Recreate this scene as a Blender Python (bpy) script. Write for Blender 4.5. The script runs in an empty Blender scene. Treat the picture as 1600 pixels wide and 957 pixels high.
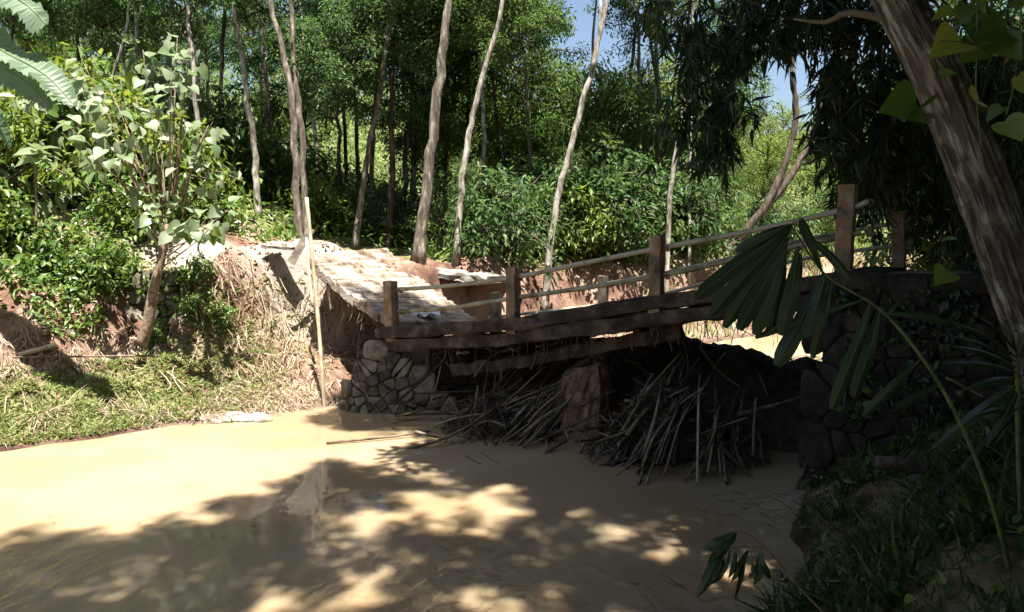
import bpy, math
import numpy as np
from mathutils import Vector, Matrix

# ------------------------------------------------------------------ camera, sky, sun, exposure
scene = bpy.context.scene
COL = scene.collection
RNG = np.random.default_rng(11)
FPX, CX, CY, HOR = 1208.0, 800.0, 478.5, 370.0          # photo focal length (px), centre, horizon row
PITCH = math.atan((CY - HOR) / FPX)
CAMZ = 3.2

cam = bpy.data.cameras.new('camera')
cam.sensor_fit = 'HORIZONTAL'; cam.sensor_width = 36.0
cam.lens = 36.0 * FPX / 1600.0
cam.clip_start = 0.05; cam.clip_end = 2000
camo = bpy.data.objects.new('camera', cam); COL.objects.link(camo)
camo.location = (0, 0, CAMZ); camo.rotation_euler = (math.pi / 2 - PITCH, 0, 0)
scene.camera = camo

SUN_EL = math.radians(73); SUN_AZ = math.radians(180 - 14)  # azimuth from +Y towards +X
SUN = np.array([math.sin(SUN_AZ) * math.cos(SUN_EL), math.cos(SUN_AZ) * math.cos(SUN_EL), math.sin(SUN_EL)])
world = bpy.data.worlds.new('World'); scene.world = world; world.use_nodes = True
wn = world.node_tree; wn.nodes.clear()
sky = wn.nodes.new('ShaderNodeTexSky'); sky.sky_type = 'NISHITA'; sky.sun_disc = False
sky.sun_elevation = SUN_EL; sky.sun_rotation = SUN_AZ; sky.air_density = 1.0; sky.dust_density = 2.0
bg = wn.nodes.new('ShaderNodeBackground'); bg.inputs['Strength'].default_value = 0.05
wo = wn.nodes.new('ShaderNodeOutputWorld')
wn.links.new(sky.outputs[0], bg.inputs[0]); wn.links.new(bg.outputs[0], wo.inputs[0])
sl = bpy.data.lights.new('sun', 'SUN'); sl.energy = 5.0; sl.angle = math.radians(0.55); sl.color = (1.0, 0.95, 0.86)
so = bpy.data.objects.new('sun', sl); COL.objects.link(so)
so.rotation_euler = Vector(-SUN).to_track_quat('-Z', 'Y').to_euler(); so.location = (0, -10, 40)
vs = scene.view_settings
vs.view_transform = 'Standard'; vs.look = 'None'; vs.gamma = 1.0; vs.use_curve_mapping = False
vs.exposure = 1.95
scene.cycles.use_denoising = True
scene.cycles.max_bounces = 6; scene.cycles.diffuse_bounces = 3; scene.cycles.glossy_bounces = 3
scene.cycles.transmission_bounces = 4; scene.cycles.transparent_max_bounces = 4
scene.cycles.sample_clamp_indirect = 6.0
scene.cycles.caustics_reflective = False; scene.cycles.caustics_refractive = False

# ------------------------------------------------------------------ pixel -> world helpers
_F = np.array([0, math.cos(PITCH), -math.sin(PITCH)]); _U = np.array([0, math.sin(PITCH), math.cos(PITCH)])
def ray(px, py):
    return _F + np.array([(px - CX) / FPX, 0, 0]) + _U * ((CY - py) / FPX)
def P(px, py, d):
    r = ray(px, py); return np.array([0, 0, CAMZ]) + r * (d / r[1])
def G(px, py, z=0.0):
    r = ray(px, py); return np.array([0, 0, CAMZ]) + r * ((z - CAMZ) / r[2])
def PIX(p):
    v = np.asarray(p, float) - np.array([0, 0, CAMZ]); f = v @ _F
    return CX + FPX * v[..., 0] / f, CY - FPX * (v @ _U) / f
def nrm(v):
    v = np.asarray(v, float); return v / np.maximum(np.linalg.norm(v, axis=-1, keepdims=True), 1e-9)

# ------------------------------------------------------------------ mesh helpers
class Geo:
    def __init__(s): s.v = []; s.f = []; s.n = 0
    def add(s, v, *faces):
        v = np.asarray(v, float).reshape(-1, 3)
        for f in faces:
            f = np.asarray(f, int)
            if f.size: s.f.append(f + s.n)
        s.v.append(v); s.n += len(v); return s
    def merge(s, g, M=None):
        for v in [np.concatenate(g.v)]:
            if M is not None: v = v @ np.array(M)[:3, :3].T + np.array(M)[:3, 3]
            base = s.n; s.v.append(v); s.n += len(v)
            for f in g.f: s.f.append(f + base)
        return s
    def tube(s, pts, rad, seg=8, wob=0.0, rng=None, cap=True):
        pts = np.asarray(pts, float); n = len(pts); rad = np.broadcast_to(np.asarray(rad, float), (n,))
        t = nrm(np.gradient(pts, axis=0))
        ref = np.array([0, 0, 1.0]) if abs(t[0][2]) < 0.9 else np.array([1.0, 0, 0])
        a = nrm(np.cross(t, ref)); b = np.cross(t, a)
        ang = np.arange(seg) * 2 * math.pi / seg
        R = rad[:, None] * (1 + (wob * (rng or RNG).standard_normal((n, seg)) if wob else 0))
        v = pts[:, None, :] + R[..., None] * (np.cos(ang)[None, :, None] * a[:, None, :] + np.sin(ang)[None, :, None] * b[:, None, :])
        i = np.arange(n - 1)[:, None] * seg; j = np.arange(seg)[None, :]; k = (j + 1) % seg
        q = np.stack([i + j, i + k, i + seg + k, i + seg + j], -1).reshape(-1, 4)
        s.add(v, q)
        if cap:
            base = s.n - n * seg
            s.v.append(np.array([pts[0], pts[-1]])); c0, c1 = s.n, s.n + 1; s.n += 2
            jj = np.arange(seg); kk = (jj + 1) % seg
            s.f.append(np.stack([np.full(seg, c0), base + kk, base + jj], -1))
            s.f.append(np.stack([np.full(seg, c1), base + (n - 1) * seg + jj, base + (n - 1) * seg + kk], -1))
        return s
    def box(s, c, ax, dims, jit=0.0, rng=None, cuts=1):
        # axes rows ax (3x3), half sizes dims/2; cuts along the first axis; worn corners by jit
        c = np.asarray(c, float); ax = np.asarray(ax, float); d = np.asarray(dims, float) / 2
        rng = rng or RNG; vs_ = []
        us = np.linspace(-1, 1, cuts + 1)
        b = 0.12 * min(d[1], d[2])
        sec = [(-d[1] + b, -d[2]), (d[1] - b, -d[2]), (d[1], -d[2] + b), (d[1], d[2] - b), (d[1] - b, d[2]), (-d[1] + b, d[2]), (-d[1], d[2] - b), (-d[1], -d[2] + b)]
        for u in us:
            for (y, z) in sec:
                p = np.array([u * d[0], y, z]) + rng.uniform(-jit, jit, 3)
                vs_.append(c + p @ ax)
        m = len(us); q = []
        for i in range(m - 1):
            for j in range(8): q.append([i * 8 + j, i * 8 + (j + 1) % 8, (i + 1) * 8 + (j + 1) % 8, (i + 1) * 8 + j])
        base = s.n
        s.add(vs_, q)
        s.f.append(np.array([[base + j for j in range(7, -1, -1)]])); s.f.append(np.array([[base + (m - 1) * 8 + j for j in range(8)]]))
        return s
    def mesh(s, name, mat, smooth=False):
        me = bpy.data.meshes.new(name)
        v = np.concatenate(s.v) if s.v else np.zeros((0, 3))
        me.vertices.add(len(v)); me.vertices.foreach_set('co', v.astype(np.float32).ravel())
        nl = sum(f.size for f in s.f); npoly = sum(len(f) for f in s.f)
        li = np.concatenate([f.ravel() for f in s.f]); tot = np.concatenate([np.full(len(f), f.shape[1]) for f in s.f])
        st = np.concatenate([[0], np.cumsum(tot)[:-1]])
        me.loops.add(nl); me.polygons.add(npoly)
        me.loops.foreach_set('vertex_index', li.astype(np.int32))
        me.polygons.foreach_set('loop_start', st.astype(np.int32)); me.polygons.foreach_set('loop_total', tot.astype(np.int32))
        me.polygons.foreach_set('use_smooth', np.full(npoly, bool(smooth)))
        me.update(calc_edges=True); me.validate()
        if mat: me.materials.append(mat)
        return me

def link(name, data, parent=None, loc=None):
    o = bpy.data.objects.new(name, data); COL.objects.link(o)
    if parent: o.parent = parent
    if loc is not None: o.location = loc
    return o
def tag(o, label=None, cat=None, group=None, kind=None):
    if label: o['label'] = label
    if cat: o['category'] = cat
    if group: o['group'] = group
    if kind: o['kind'] = kind
    return o
def thing(name, label, cat, group=None, loc=(0, 0, 0)):
    return tag(link(name, None, loc=loc), label, cat, group)
def put(name, geo, mat, parent=None, smooth=False, off=None):
    """geo in world coordinates; parent empty has location only."""
    o = link(name, None if geo is None else geo.mesh(name, mat, smooth), parent)
    if parent is not None: o.location = -np.array(parent_loc(parent))
    return o
def parent_loc(p):
    l = np.array(p.location)
    while p.parent: p = p.parent; l = l + np.array(p.location)
    return l

def frames(d, roll=None, up=None, rng=RNG):
    d = nrm(d); n = len(d)
    if up is None: up = np.tile([0, 0, 1.0], (n, 1)) + rng.normal(0, .35, (n, 3))
    y = nrm(np.cross(up, d)); z = np.cross(d, y)
    return np.stack([d, y, z], 1)
def stamp(geo, T, faces, pos, fr, scl):
    T = np.asarray(T, float); n = len(pos); k = len(T)
    scl = np.asarray(scl, float)
    if scl.ndim == 1: scl = np.repeat(scl[:, None], 3, 1)
    v = np.einsum('nkj,njl->nkl', T[None] * scl[:, None, :], fr) + pos[:, None, :]
    off = (np.arange(n) * k)[:, None, None]
    geo.add(v, *[(np.asarray(f)[None] + off).reshape(-1, np.asarray(f).shape[1]) for f in faces])
# leaf templates: x along the leaf, y across, z normal
LEAF = (np.array([[0, 0, 0], [.38, .5, .07], [1, 0, -.10], [.38, -.5, .07]]), [np.array([[0, 2, 1], [0, 3, 2]])])
LEAF6 = (np.array([[0, 0, 0], [.3, .46, .05], [.68, .36, .0], [1, 0, -.18], [.68, -.36, .0], [.3, -.46, .05], [.5, 0, -.03]]),
         [np.array([[0, 6, 1], [1, 6, 2], [2, 6, 3], [3, 6, 4], [4, 6, 5], [5, 6, 0]])])
LANCE = (np.array([[0, 0, 0], [.3, .5, .03], [1, 0, -.12], [.3, -.5, .03]]), [np.array([[0, 2, 1], [0, 3, 2]])])
BLADE = (np.array([[0, -.5, 0], [0, .5, 0], [.5, .4, .12], [.5, -.4, .12], [1, 0, 0.02]]), [np.array([[0, 1, 2, 3]]), np.array([[3, 2, 4]])])
def heart():
    pts = [(0, 0), (-.10, .18), (-.08, .34), (.05, .46), (.25, .50), (.48, .42), (.72, .25), (1.0, 0)]
    v = [(x, y, .30 * abs(y) - .32 * x * x) for x, y in pts] + [(x, -y, .22 * abs(y) - .30 * x * x) for x, y in pts[1:-1]] + [(.3, 0, -.04), (.65, 0, -.15)]
    n = len(pts); L = list(range(n)); R = [0] + list(range(n, n + n - 2)) + [n - 1]; a, b = n + n - 2, n + n - 1
    f = []
    for S, fl in ((L, 1), (R, 0)):
        for i in range(n - 1):
            c = a if i < 5 else b
            t = [S[i], S[i + 1], c]; f.append(t[::-1] if fl else t)
        t = [a, S[5], b]; f.append(t[::-1] if fl else t)
    return np.array(v), [np.array(f)]
HEART = heart()

def ribbon(geo, path, width, nrmv, fold=0.12, jag=0.0, rng=RNG):
    path = np.asarray(path, float); n = len(path); w = np.asarray(width, float)
    t = nrm(np.gradient(path, axis=0)); N = np.broadcast_to(nrm(nrmv), (n, 3))
    s_ = nrm(np.cross(t, N)); N2 = np.cross(s_, t)
    jl = 1 + jag * rng.uniform(-1, 0.2, n); jr = 1 + jag * rng.uniform(-1, 0.2, n)
    L = path + s_ * (w * jl)[:, None] / 2 - N2 * (fold * w)[:, None]; R = path - s_ * (w * jr)[:, None] / 2 - N2 * (fold * w)[:, None]
    v = np.stack([L, path, R], 1)
    i = np.arange(n - 1)[:, None] * 3
    q = np.concatenate([i + np.array([[0, 1, 4, 3]]), i + np.array([[1, 2, 5, 4]])])
    geo.add(v, q); return geo
def curve(pts, n=16):
    """smooth Catmull-Rom curve through the points"""
    p = np.asarray(pts, float)
    if len(p) == 2: return p[0] + (p[1] - p[0]) * np.linspace(0, 1, n)[:, None]
    q = np.concatenate([[2 * p[0] - p[1]], p, [2 * p[-1] - p[-2]]]); m = len(p) - 1; out = []
    for u in np.linspace(0, m - 1e-6, n):
        i = int(u); t = u - i; a, b, c, d = q[i], q[i + 1], q[i + 2], q[i + 3]
        out.append(.5 * (2 * b + (c - a) * t + (2 * a - 5 * b + 4 * c - d) * t * t + (3 * b - a - 3 * c + d) * t ** 3))
    return np.array(out)

# ------------------------------------------------------------------ materials
def newmat(name):
    m = bpy.data.materials.new(name); m.use_nodes = True; nt = m.node_tree; nt.nodes.clear()
    out = nt.nodes.new('ShaderNodeOutputMaterial'); return m, nt, out
def N(nt, t, **kw):
    n = nt.nodes.new(t)
    for k, v in kw.items():
        if hasattr(n, k): setattr(n, k, v)
        else: n.inputs[k].default_value = v
    return n
def ramp(nt, stops):
    r = nt.nodes.new('ShaderNodeValToRGB'); e = r.color_ramp.elements
    while len(e) < len(stops): e.new(0.5)
    for el, (p, c) in zip(e, stops): el.position = p; el.color = (*c, 1)
    return r
def leafmat(name, cols, trans=0.35, rough=0.45, spec=0.4):
    m, nt, out = newmat(name)
    g = N(nt, 'ShaderNodeNewGeometry')
    r = ramp(nt, [(i / max(1, len(cols) - 1), c) for i, c in enumerate(cols)])
    oi = N(nt, 'ShaderNodeObjectInfo')
    ad = N(nt, 'ShaderNodeMath', operation='ADD'); fr = N(nt, 'ShaderNodeMath', operation='FRACT')
    nt.links.new(g.outputs['Random Per Island'], ad.inputs[0]); nt.links.new(oi.outputs['Random'], ad.inputs[1])
    nt.links.new(ad.outputs[0], fr.inputs[0]); nt.links.new(fr.outputs[0], r.inputs[0])
    b = N(nt, 'ShaderNodeBsdfPrincipled'); b.inputs['Roughness'].default_value = rough; b.inputs['Specular IOR Level'].default_value = spec
    t = N(nt, 'ShaderNodeBsdfTranslucent'); mx = N(nt, 'ShaderNodeMixShader'); mx.inputs[0].default_value = trans
    hs = N(nt, 'ShaderNodeHueSaturation'); hs.inputs['Hue'].default_value = 0.485; hs.inputs['Saturation'].default_value = 1.1; hs.inputs['Value'].default_value = 1.5
    nt.links.new(r.outputs[0], b.inputs['Base Color']); nt.links.new(r.outputs[0], hs.inputs['Color']); nt.links.new(hs.outputs[0], t.inputs['Color'])
    nt.links.new(b.outputs[0], mx.inputs[1]); nt.links.new(t.outputs[0], mx.inputs[2]); nt.links.new(mx.outputs[0], out.inputs[0])
    return m
def surf(name, stops, scale=4.0, detail=6.0, rough=0.85, bump=0.3, bscale=20.0, stretch=(1, 1, 1), island=0.0, dist=0.02, spec=0.3, coord='Object'):
    m, nt, out = newmat(name)
    tc = N(nt, 'ShaderNodeTexCoord'); mp = N(nt, 'ShaderNodeMapping'); mp.inputs['Scale'].default_value = stretch
    nt.links.new(tc.outputs[coord], mp.inputs[0])
    n1 = N(nt, 'ShaderNodeTexNoise'); n1.inputs['Scale'].default_value = scale; n1.inputs['Detail'].default_value = detail; n1.inputs['Roughness'].default_value = .65
    n2 = N(nt, 'ShaderNodeTexNoise'); n2.inputs['Scale'].default_value = bscale; n2.inputs['Detail'].default_value = 5
    nt.links.new(mp.outputs[0], n1.inputs['Vector']); nt.links.new(mp.outputs[0], n2.inputs['Vector'])
    r = ramp(nt, [(.5 + (p_ - .5) * .6, c_) for p_, c_ in stops]); src = n1.outputs[0]
    if island:
        g = N(nt, 'ShaderNodeNewGeometry'); oi = N(nt, 'ShaderNodeObjectInfo')
        ad = N(nt, 'ShaderNodeMath', operation='ADD'); fr = N(nt, 'ShaderNodeMath', operation='FRACT')
        nt.links.new(g.outputs['Random Per Island'], ad.inputs[0]); nt.links.new(oi.outputs['Random'], ad.inputs[1]); nt.links.new(ad.outputs[0], fr.inputs[0])
        a = N(nt, 'ShaderNodeMath', operation='MULTIPLY_ADD'); a.inputs[1].default_value = island; nt.links.new(fr.outputs[0], a.inputs[0])
        s2 = N(nt, 'ShaderNodeMath', operation='SUBTRACT'); s2.inputs[1].default_value = island / 2
        nt.links.new(n1.outputs[0], s2.inputs[0]); nt.links.new(s2.outputs[0], a.inputs[2]); src = a.outputs[0]
    nt.links.new(src, r.inputs[0])
    b = N(nt, 'ShaderNodeBsdfPrincipled'); b.inputs['Roughness'].default_value = rough; b.inputs['Specular IOR Level'].default_value = spec
    bp = N(nt, 'ShaderNodeBump'); bp.inputs['Strength'].default_value = bump; bp.inputs['Distance'].default_value = dist
    nt.links.new(n2.outputs[0], bp.inputs['Height']); nt.links.new(bp.outputs[0], b.inputs['Normal'])
    nt.links.new(r.outputs[0], b.inputs['Base Color']); nt.links.new(b.outputs[0], out.inputs[0])
    return m

M = {}
M['leaf_dark'] = leafmat('leaf_dark', [(.028, .065, .024), (.05, .105, .033), (.075, .14, .042), (.12, .18, .06)], .48, .48, .35)
M['leaf_mid'] = leafmat('leaf_mid', [(.04, .09, .022), (.065, .13, .03), (.095, .165, .04), (.15, .21, .06)], .48, .5, .35)
M['leaf_lime'] = leafmat('leaf_lime', [(.07, .13, .02), (.11, .18, .03), (.16, .22, .04), (.20, .24, .06)], .42)
M['leaf_pale'] = leafmat('leaf_pale', [(.11, .17, .07), (.16, .22, .11), (.22, .28, .17), (.32, .36, .26)], .4, .45)
M['leaf_far_hazed'] = leafmat('leaf_far_hazed', [(.06, .11, .035), (.10, .16, .05), (.15, .21, .07), (.20, .25, .10)], .42, .6, .3)  # greens paled to stand in for haze over distant foliage
M['leaf_bamboo'] = leafmat('leaf_bamboo', [(.012, .030, .014), (.022, .05, .02), (.036, .07, .027)], .3, .4, .45)
M['leaf_herb'] = leafmat('leaf_herb', [(.045, .10, .018), (.07, .14, .025), (.12, .19, .04), (.18, .24, .06)], .38, .4, .5)
M['leaf_palm'] = leafmat('leaf_palm', [(.012, .032, .013), (.018, .042, .017), (.026, .055, .022)], .18, .35, .45)
M['leaf_banana'] = leafmat('leaf_banana', [(.13, .20, .12), (.17, .24, .155)], .4, .5, .4)
M['leaf_dead'] = leafmat('leaf_dead', [(.22, .15, .07), (.30, .20, .10), (.26, .20, .13)], .2, .7, .2)
M['grass_dry'] = leafmat('grass_dry', [(.10, .15, .04), (.16, .21, .06), (.22, .26, .09), (.28, .29, .14)], .25, .7, .2)
M['grass_green'] = leafmat('grass_green', [(.02, .05, .012), (.035, .075, .016), (.055, .10, .022), (.11, .13, .05)], .35, .5, .3)
M['straw'] = leafmat('straw', [(.26, .18, .12), (.34, .25, .17), (.42, .33, .24), (.5, .42, .33)], .1, .8, .2)
M['bark_pale'] = surf('bark_pale', [(.22, (.06, .05, .04)), (.4, (.17, .15, .12)), (.55, (.30, .27, .23)), (.75, (.44, .42, .38))], 8, 8, .9, .5, 30, (1, 1, .35))
M['bark_brown'] = surf('bark_brown', [(.25, (.04, .032, .025)), (.45, (.105, .085, .066)), (.6, (.17, .145, .115)), (.75, (.30, .27, .23))], 9, 8, .9, .7, 28, (1, 1, .25), dist=.03)
M['bark_dark'] = surf('bark_dark', [(.3, (.03, .022, .016)), (.6, (.085, .065, .05)), (.8, (.14, .12, .10))], 7, 8, .9, .6, 28, (1, 1, .25))
def near_bark():
    m, nt, out = newmat('bark_near'); uv = N(nt, 'ShaderNodeUVMap'); 
    def tex(sx, sy, sc, det, dist=0.0):
        mp = N(nt, 'ShaderNodeMapping'); mp.inputs['Scale'].default_value = (sx, sy, 1); n = N(nt, 'ShaderNodeTexNoise'); n.inputs['Scale'].default_value = sc; n.inputs['Detail'].default_value = det; n.inputs['Distortion'].default_value = dist
        nt.links.new(uv.outputs[0], mp.inputs[0]); nt.links.new(mp.outputs[0], n.inputs['Vector']); return n
    f = tex(26, 1.3, 1, 9, .25); c = tex(5, 1.2, 1, 6); fine = tex(40, 12, 1, 6)
    rf = ramp(nt, [(.42, (.02, .02, .02)), (.47, (.4, .4, .4)), (.53, (.8, .8, .8)), (.62, (1, 1, 1))]); nt.links.new(f.outputs[0], rf.inputs[0])
    rc = ramp(nt, [(.38, (.13, .10, .075)), (.5, (.22, .18, .14)), (.6, (.33, .30, .24))]); nt.links.new(c.outputs[0], rc.inputs[0])
    li = tex(7, 3.2, 1, 10); rl = ramp(nt, [(.56, (0, 0, 0)), (.62, (1, 1, 1))]); nt.links.new(li.outputs[0], rl.inputs[0])
    ml = N(nt, 'ShaderNodeMixRGB'); ml.inputs[2].default_value = (.34, .34, .28, 1); nt.links.new(rl.outputs[0], ml.inputs[0]); nt.links.new(rc.outputs[0], ml.inputs[1])
    mul = N(nt, 'ShaderNodeMixRGB'); mul.blend_type = 'MULTIPLY'; mul.inputs[0].default_value = .68; nt.links.new(ml.outputs[0], mul.inputs[1]); nt.links.new(rf.outputs[0], mul.inputs[2])
    ad = N(nt, 'ShaderNodeMath', operation='MULTIPLY_ADD'); ad.inputs[1].default_value = .25; nt.links.new(fine.outputs[0], ad.inputs[0]); nt.links.new(rf.outputs[0], ad.inputs[2])
    bp = N(nt, 'ShaderNodeBump'); bp.inputs['Strength'].default_value = 1.0; bp.inputs['Distance'].default_value = .05; nt.links.new(ad.outputs[0], bp.inputs['Height'])
    b = N(nt, 'ShaderNodeBsdfPrincipled'); b.inputs['Roughness'].default_value = .9; b.inputs['Specular IOR Level'].default_value = .2
    nt.links.new(mul.outputs[0], b.inputs['Base Color']); nt.links.new(bp.outputs[0], b.inputs['Normal']); nt.links.new(b.outputs[0], out.inputs[0]); return m
M['bark_near'] = near_bark()
M['twig'] = surf('twig', [(.3, (.10, .07, .05)), (.7, (.27, .20, .14))], 12, 4, .9, .3, 40)
M['green_stem'] = surf('green_stem', [(.3, (.05, .08, .025)), (.7, (.13, .16, .06))], 8, 4, .5, .1, 30)
M['bamboo'] = surf('bamboo', [(.3, (.13, .12, .07)), (.5, (.27, .25, .17)), (.7, (.42, .39, .30))], 3, 5, .55, .2, 30, island=.35)
M['pole'] = surf('pole', [(.3, (.42, .34, .22)), (.7, (.62, .54, .40))], 5, 5, .6, .2, 30)
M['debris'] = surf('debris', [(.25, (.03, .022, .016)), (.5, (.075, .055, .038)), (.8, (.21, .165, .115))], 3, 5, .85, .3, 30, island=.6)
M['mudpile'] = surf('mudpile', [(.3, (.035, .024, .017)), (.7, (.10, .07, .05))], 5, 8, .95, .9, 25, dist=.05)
M['mudclay'] = surf('mudclay', [(.3, (.12, .065, .04)), (.5, (.24, .14, .09)), (.7, (.36, .24, .165))], 4, 9, .9, .8, 18, dist=.05)
M['mudgrey'] = surf('mudgrey', [(.3, (.075, .055, .042)), (.5, (.14, .11, .085)), (.7, (.24, .20, .16))], 5, 10, .92, .8, 30, dist=.04)
M['concrete'] = surf('concrete', [(.3, (.13, .115, .095)), (.5, (.26, .235, .20)), (.7, (.40, .37, .33))], 5, 10, .92, .6, 40)
M['post'] = surf('post', [(.25, (.08, .07, .055)), (.42, (.19, .165, .13)), (.52, (.30, .165, .09)), (.60, (.28, .22, .165)), (.8, (.40, .36, .30))], 3.2, 9, .92, .8, 34)
M['slabtop'] = surf('slabtop', [(.25, (.11, .075, .05)), (.42, (.26, .205, .16)), (.58, (.34, .285, .24)), (.75, (.42, .375, .335))], 2.2, 10, .93, .8, 26, island=.05, dist=.03)
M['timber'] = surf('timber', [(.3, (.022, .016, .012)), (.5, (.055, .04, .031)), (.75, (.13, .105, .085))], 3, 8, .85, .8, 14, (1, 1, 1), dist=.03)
M['oldwood'] = surf('oldwood', [(.3, (.14, .115, .095)), (.7, (.30, .26, .22))], 5, 8, .85, .5, 30)
M['stone'] = surf('stone', [(.25, (.045, .034, .024)), (.5, (.125, .10, .07)), (.75, (.23, .195, .145))], 4, 10, .85, .6, 22, island=.3, dist=.03)
M['mossstone'] = surf('mossstone', [(.25, (.04, .04, .025)), (.5, (.09, .08, .055)), (.75, (.2, .18, .14))], 4, 10, .88, .6, 22, island=.3, dist=.03)
M['mortar'] = surf('mortar', [(.3, (.045, .035, .026)), (.7, (.12, .09, .065))], 6, 8, .95, .9, 25, dist=.05)
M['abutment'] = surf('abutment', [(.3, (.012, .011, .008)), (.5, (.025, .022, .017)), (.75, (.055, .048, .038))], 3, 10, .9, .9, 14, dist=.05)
M['litter'] = surf('litter', [(.3, (.45, .45, .46)), (.7, (.62, .62, .64))], 4, 4, .5, .2, 20)

# terrain material: reddish mud, dried mud, path dirt, grass soil (attribute 'cover' = how grassy, 'path' = trodden)
def ground_mat():
    m, nt, out = newmat('ground_soil')
    tc = N(nt, 'ShaderNodeTexCoord')
    def noise(sc, det, rg=.62):
        n = N(nt, 'ShaderNodeTexNoise'); n.inputs['Scale'].default_value = sc; n.inputs['Detail'].default_value = det; n.inputs['Roughness'].default_value = rg
        nt.links.new(tc.outputs['Object'], n.inputs['Vector']); return n
    a = noise(1.1, 10); r1 = ramp(nt, [(.36, (.095, .05, .035)), (.45, (.18, .105, .075)), (.53, (.27, .18, .135)), (.64, (.37, .28, .225))]); nt.links.new(a.outputs[0], r1.inputs[0])
    b = noise(2.3, 9); r2 = ramp(nt, [(.36, (.06, .075, .02)), (.5, (.12, .14, .045)), (.64, (.20, .21, .08))]); nt.links.new(b.outputs[0], r2.inputs[0])
    c = noise(4, 8); r3 = ramp(nt, [(.3, (.24, .20, .17)), (.7, (.42, .37, .32))]); nt.links.new(c.outputs[0], r3.inputs[0])
    w = N(nt, 'ShaderNodeAttribute', attribute_name='cover'); p = N(nt, 'ShaderNodeAttribute', attribute_name='path')
    mr = N(nt, 'ShaderNodeMath', operation='MULTIPLY_ADD'); mr.inputs[1].default_value = 1.2; mr.inputs[2].default_value = -.6
    nt.links.new(a.outputs[0], mr.inputs[0])
    ad = N(nt, 'ShaderNodeMath', operation='ADD', use_clamp=True); nt.links.new(mr.outputs[0], ad.inputs[0]); nt.links.new(w.outputs['Fac'], ad.inputs[1])
    m1 = N(nt, 'ShaderNodeMixRGB'); nt.links.new(ad.outputs[0], m1.inputs[0]); nt.links.new(r1.outputs[0], m1.inputs[1]); nt.links.new(r2.outputs[0], m1.inputs[2])
    m2 = N(nt, 'ShaderNodeMixRGB'); nt.links.new(p.outputs['Fac'], m2.inputs[0]); nt.links.new(m1.outputs[0], m2.inputs[1]); nt.links.new(r3.outputs[0], m2.inputs[2])
    wt = N(nt, 'ShaderNodeAttribute', attribute_name='wet'); m3 = N(nt, 'ShaderNodeMixRGB'); m3.blend_type = 'MULTIPLY'; m3.inputs[2].default_value = (.45, .42, .40, 1)
    nt.links.new(wt.outputs['Fac'], m3.inputs[0]); nt.links.new(m2.outputs[0], m3.inputs[1]); m2 = m3
    bs = N(nt, 'ShaderNodeBsdfPrincipled'); bs.inputs['Roughness'].default_value = .92; bs.inputs['Specular IOR Level'].default_value = .2
    d = noise(14, 8, .7); bp = N(nt, 'ShaderNodeBump'); bp.inputs['Strength'].default_value = .9; bp.inputs['Distance'].default_value = .06
    nt.links.new(d.outputs[0], bp.inputs['Height']); nt.links.new(bp.outputs[0], bs.inputs['Normal'])
    nt.links.new(m2.outputs[0], bs.inputs['Base Color']); nt.links.new(bs.outputs[0], out.inputs[0]); return m
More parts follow.
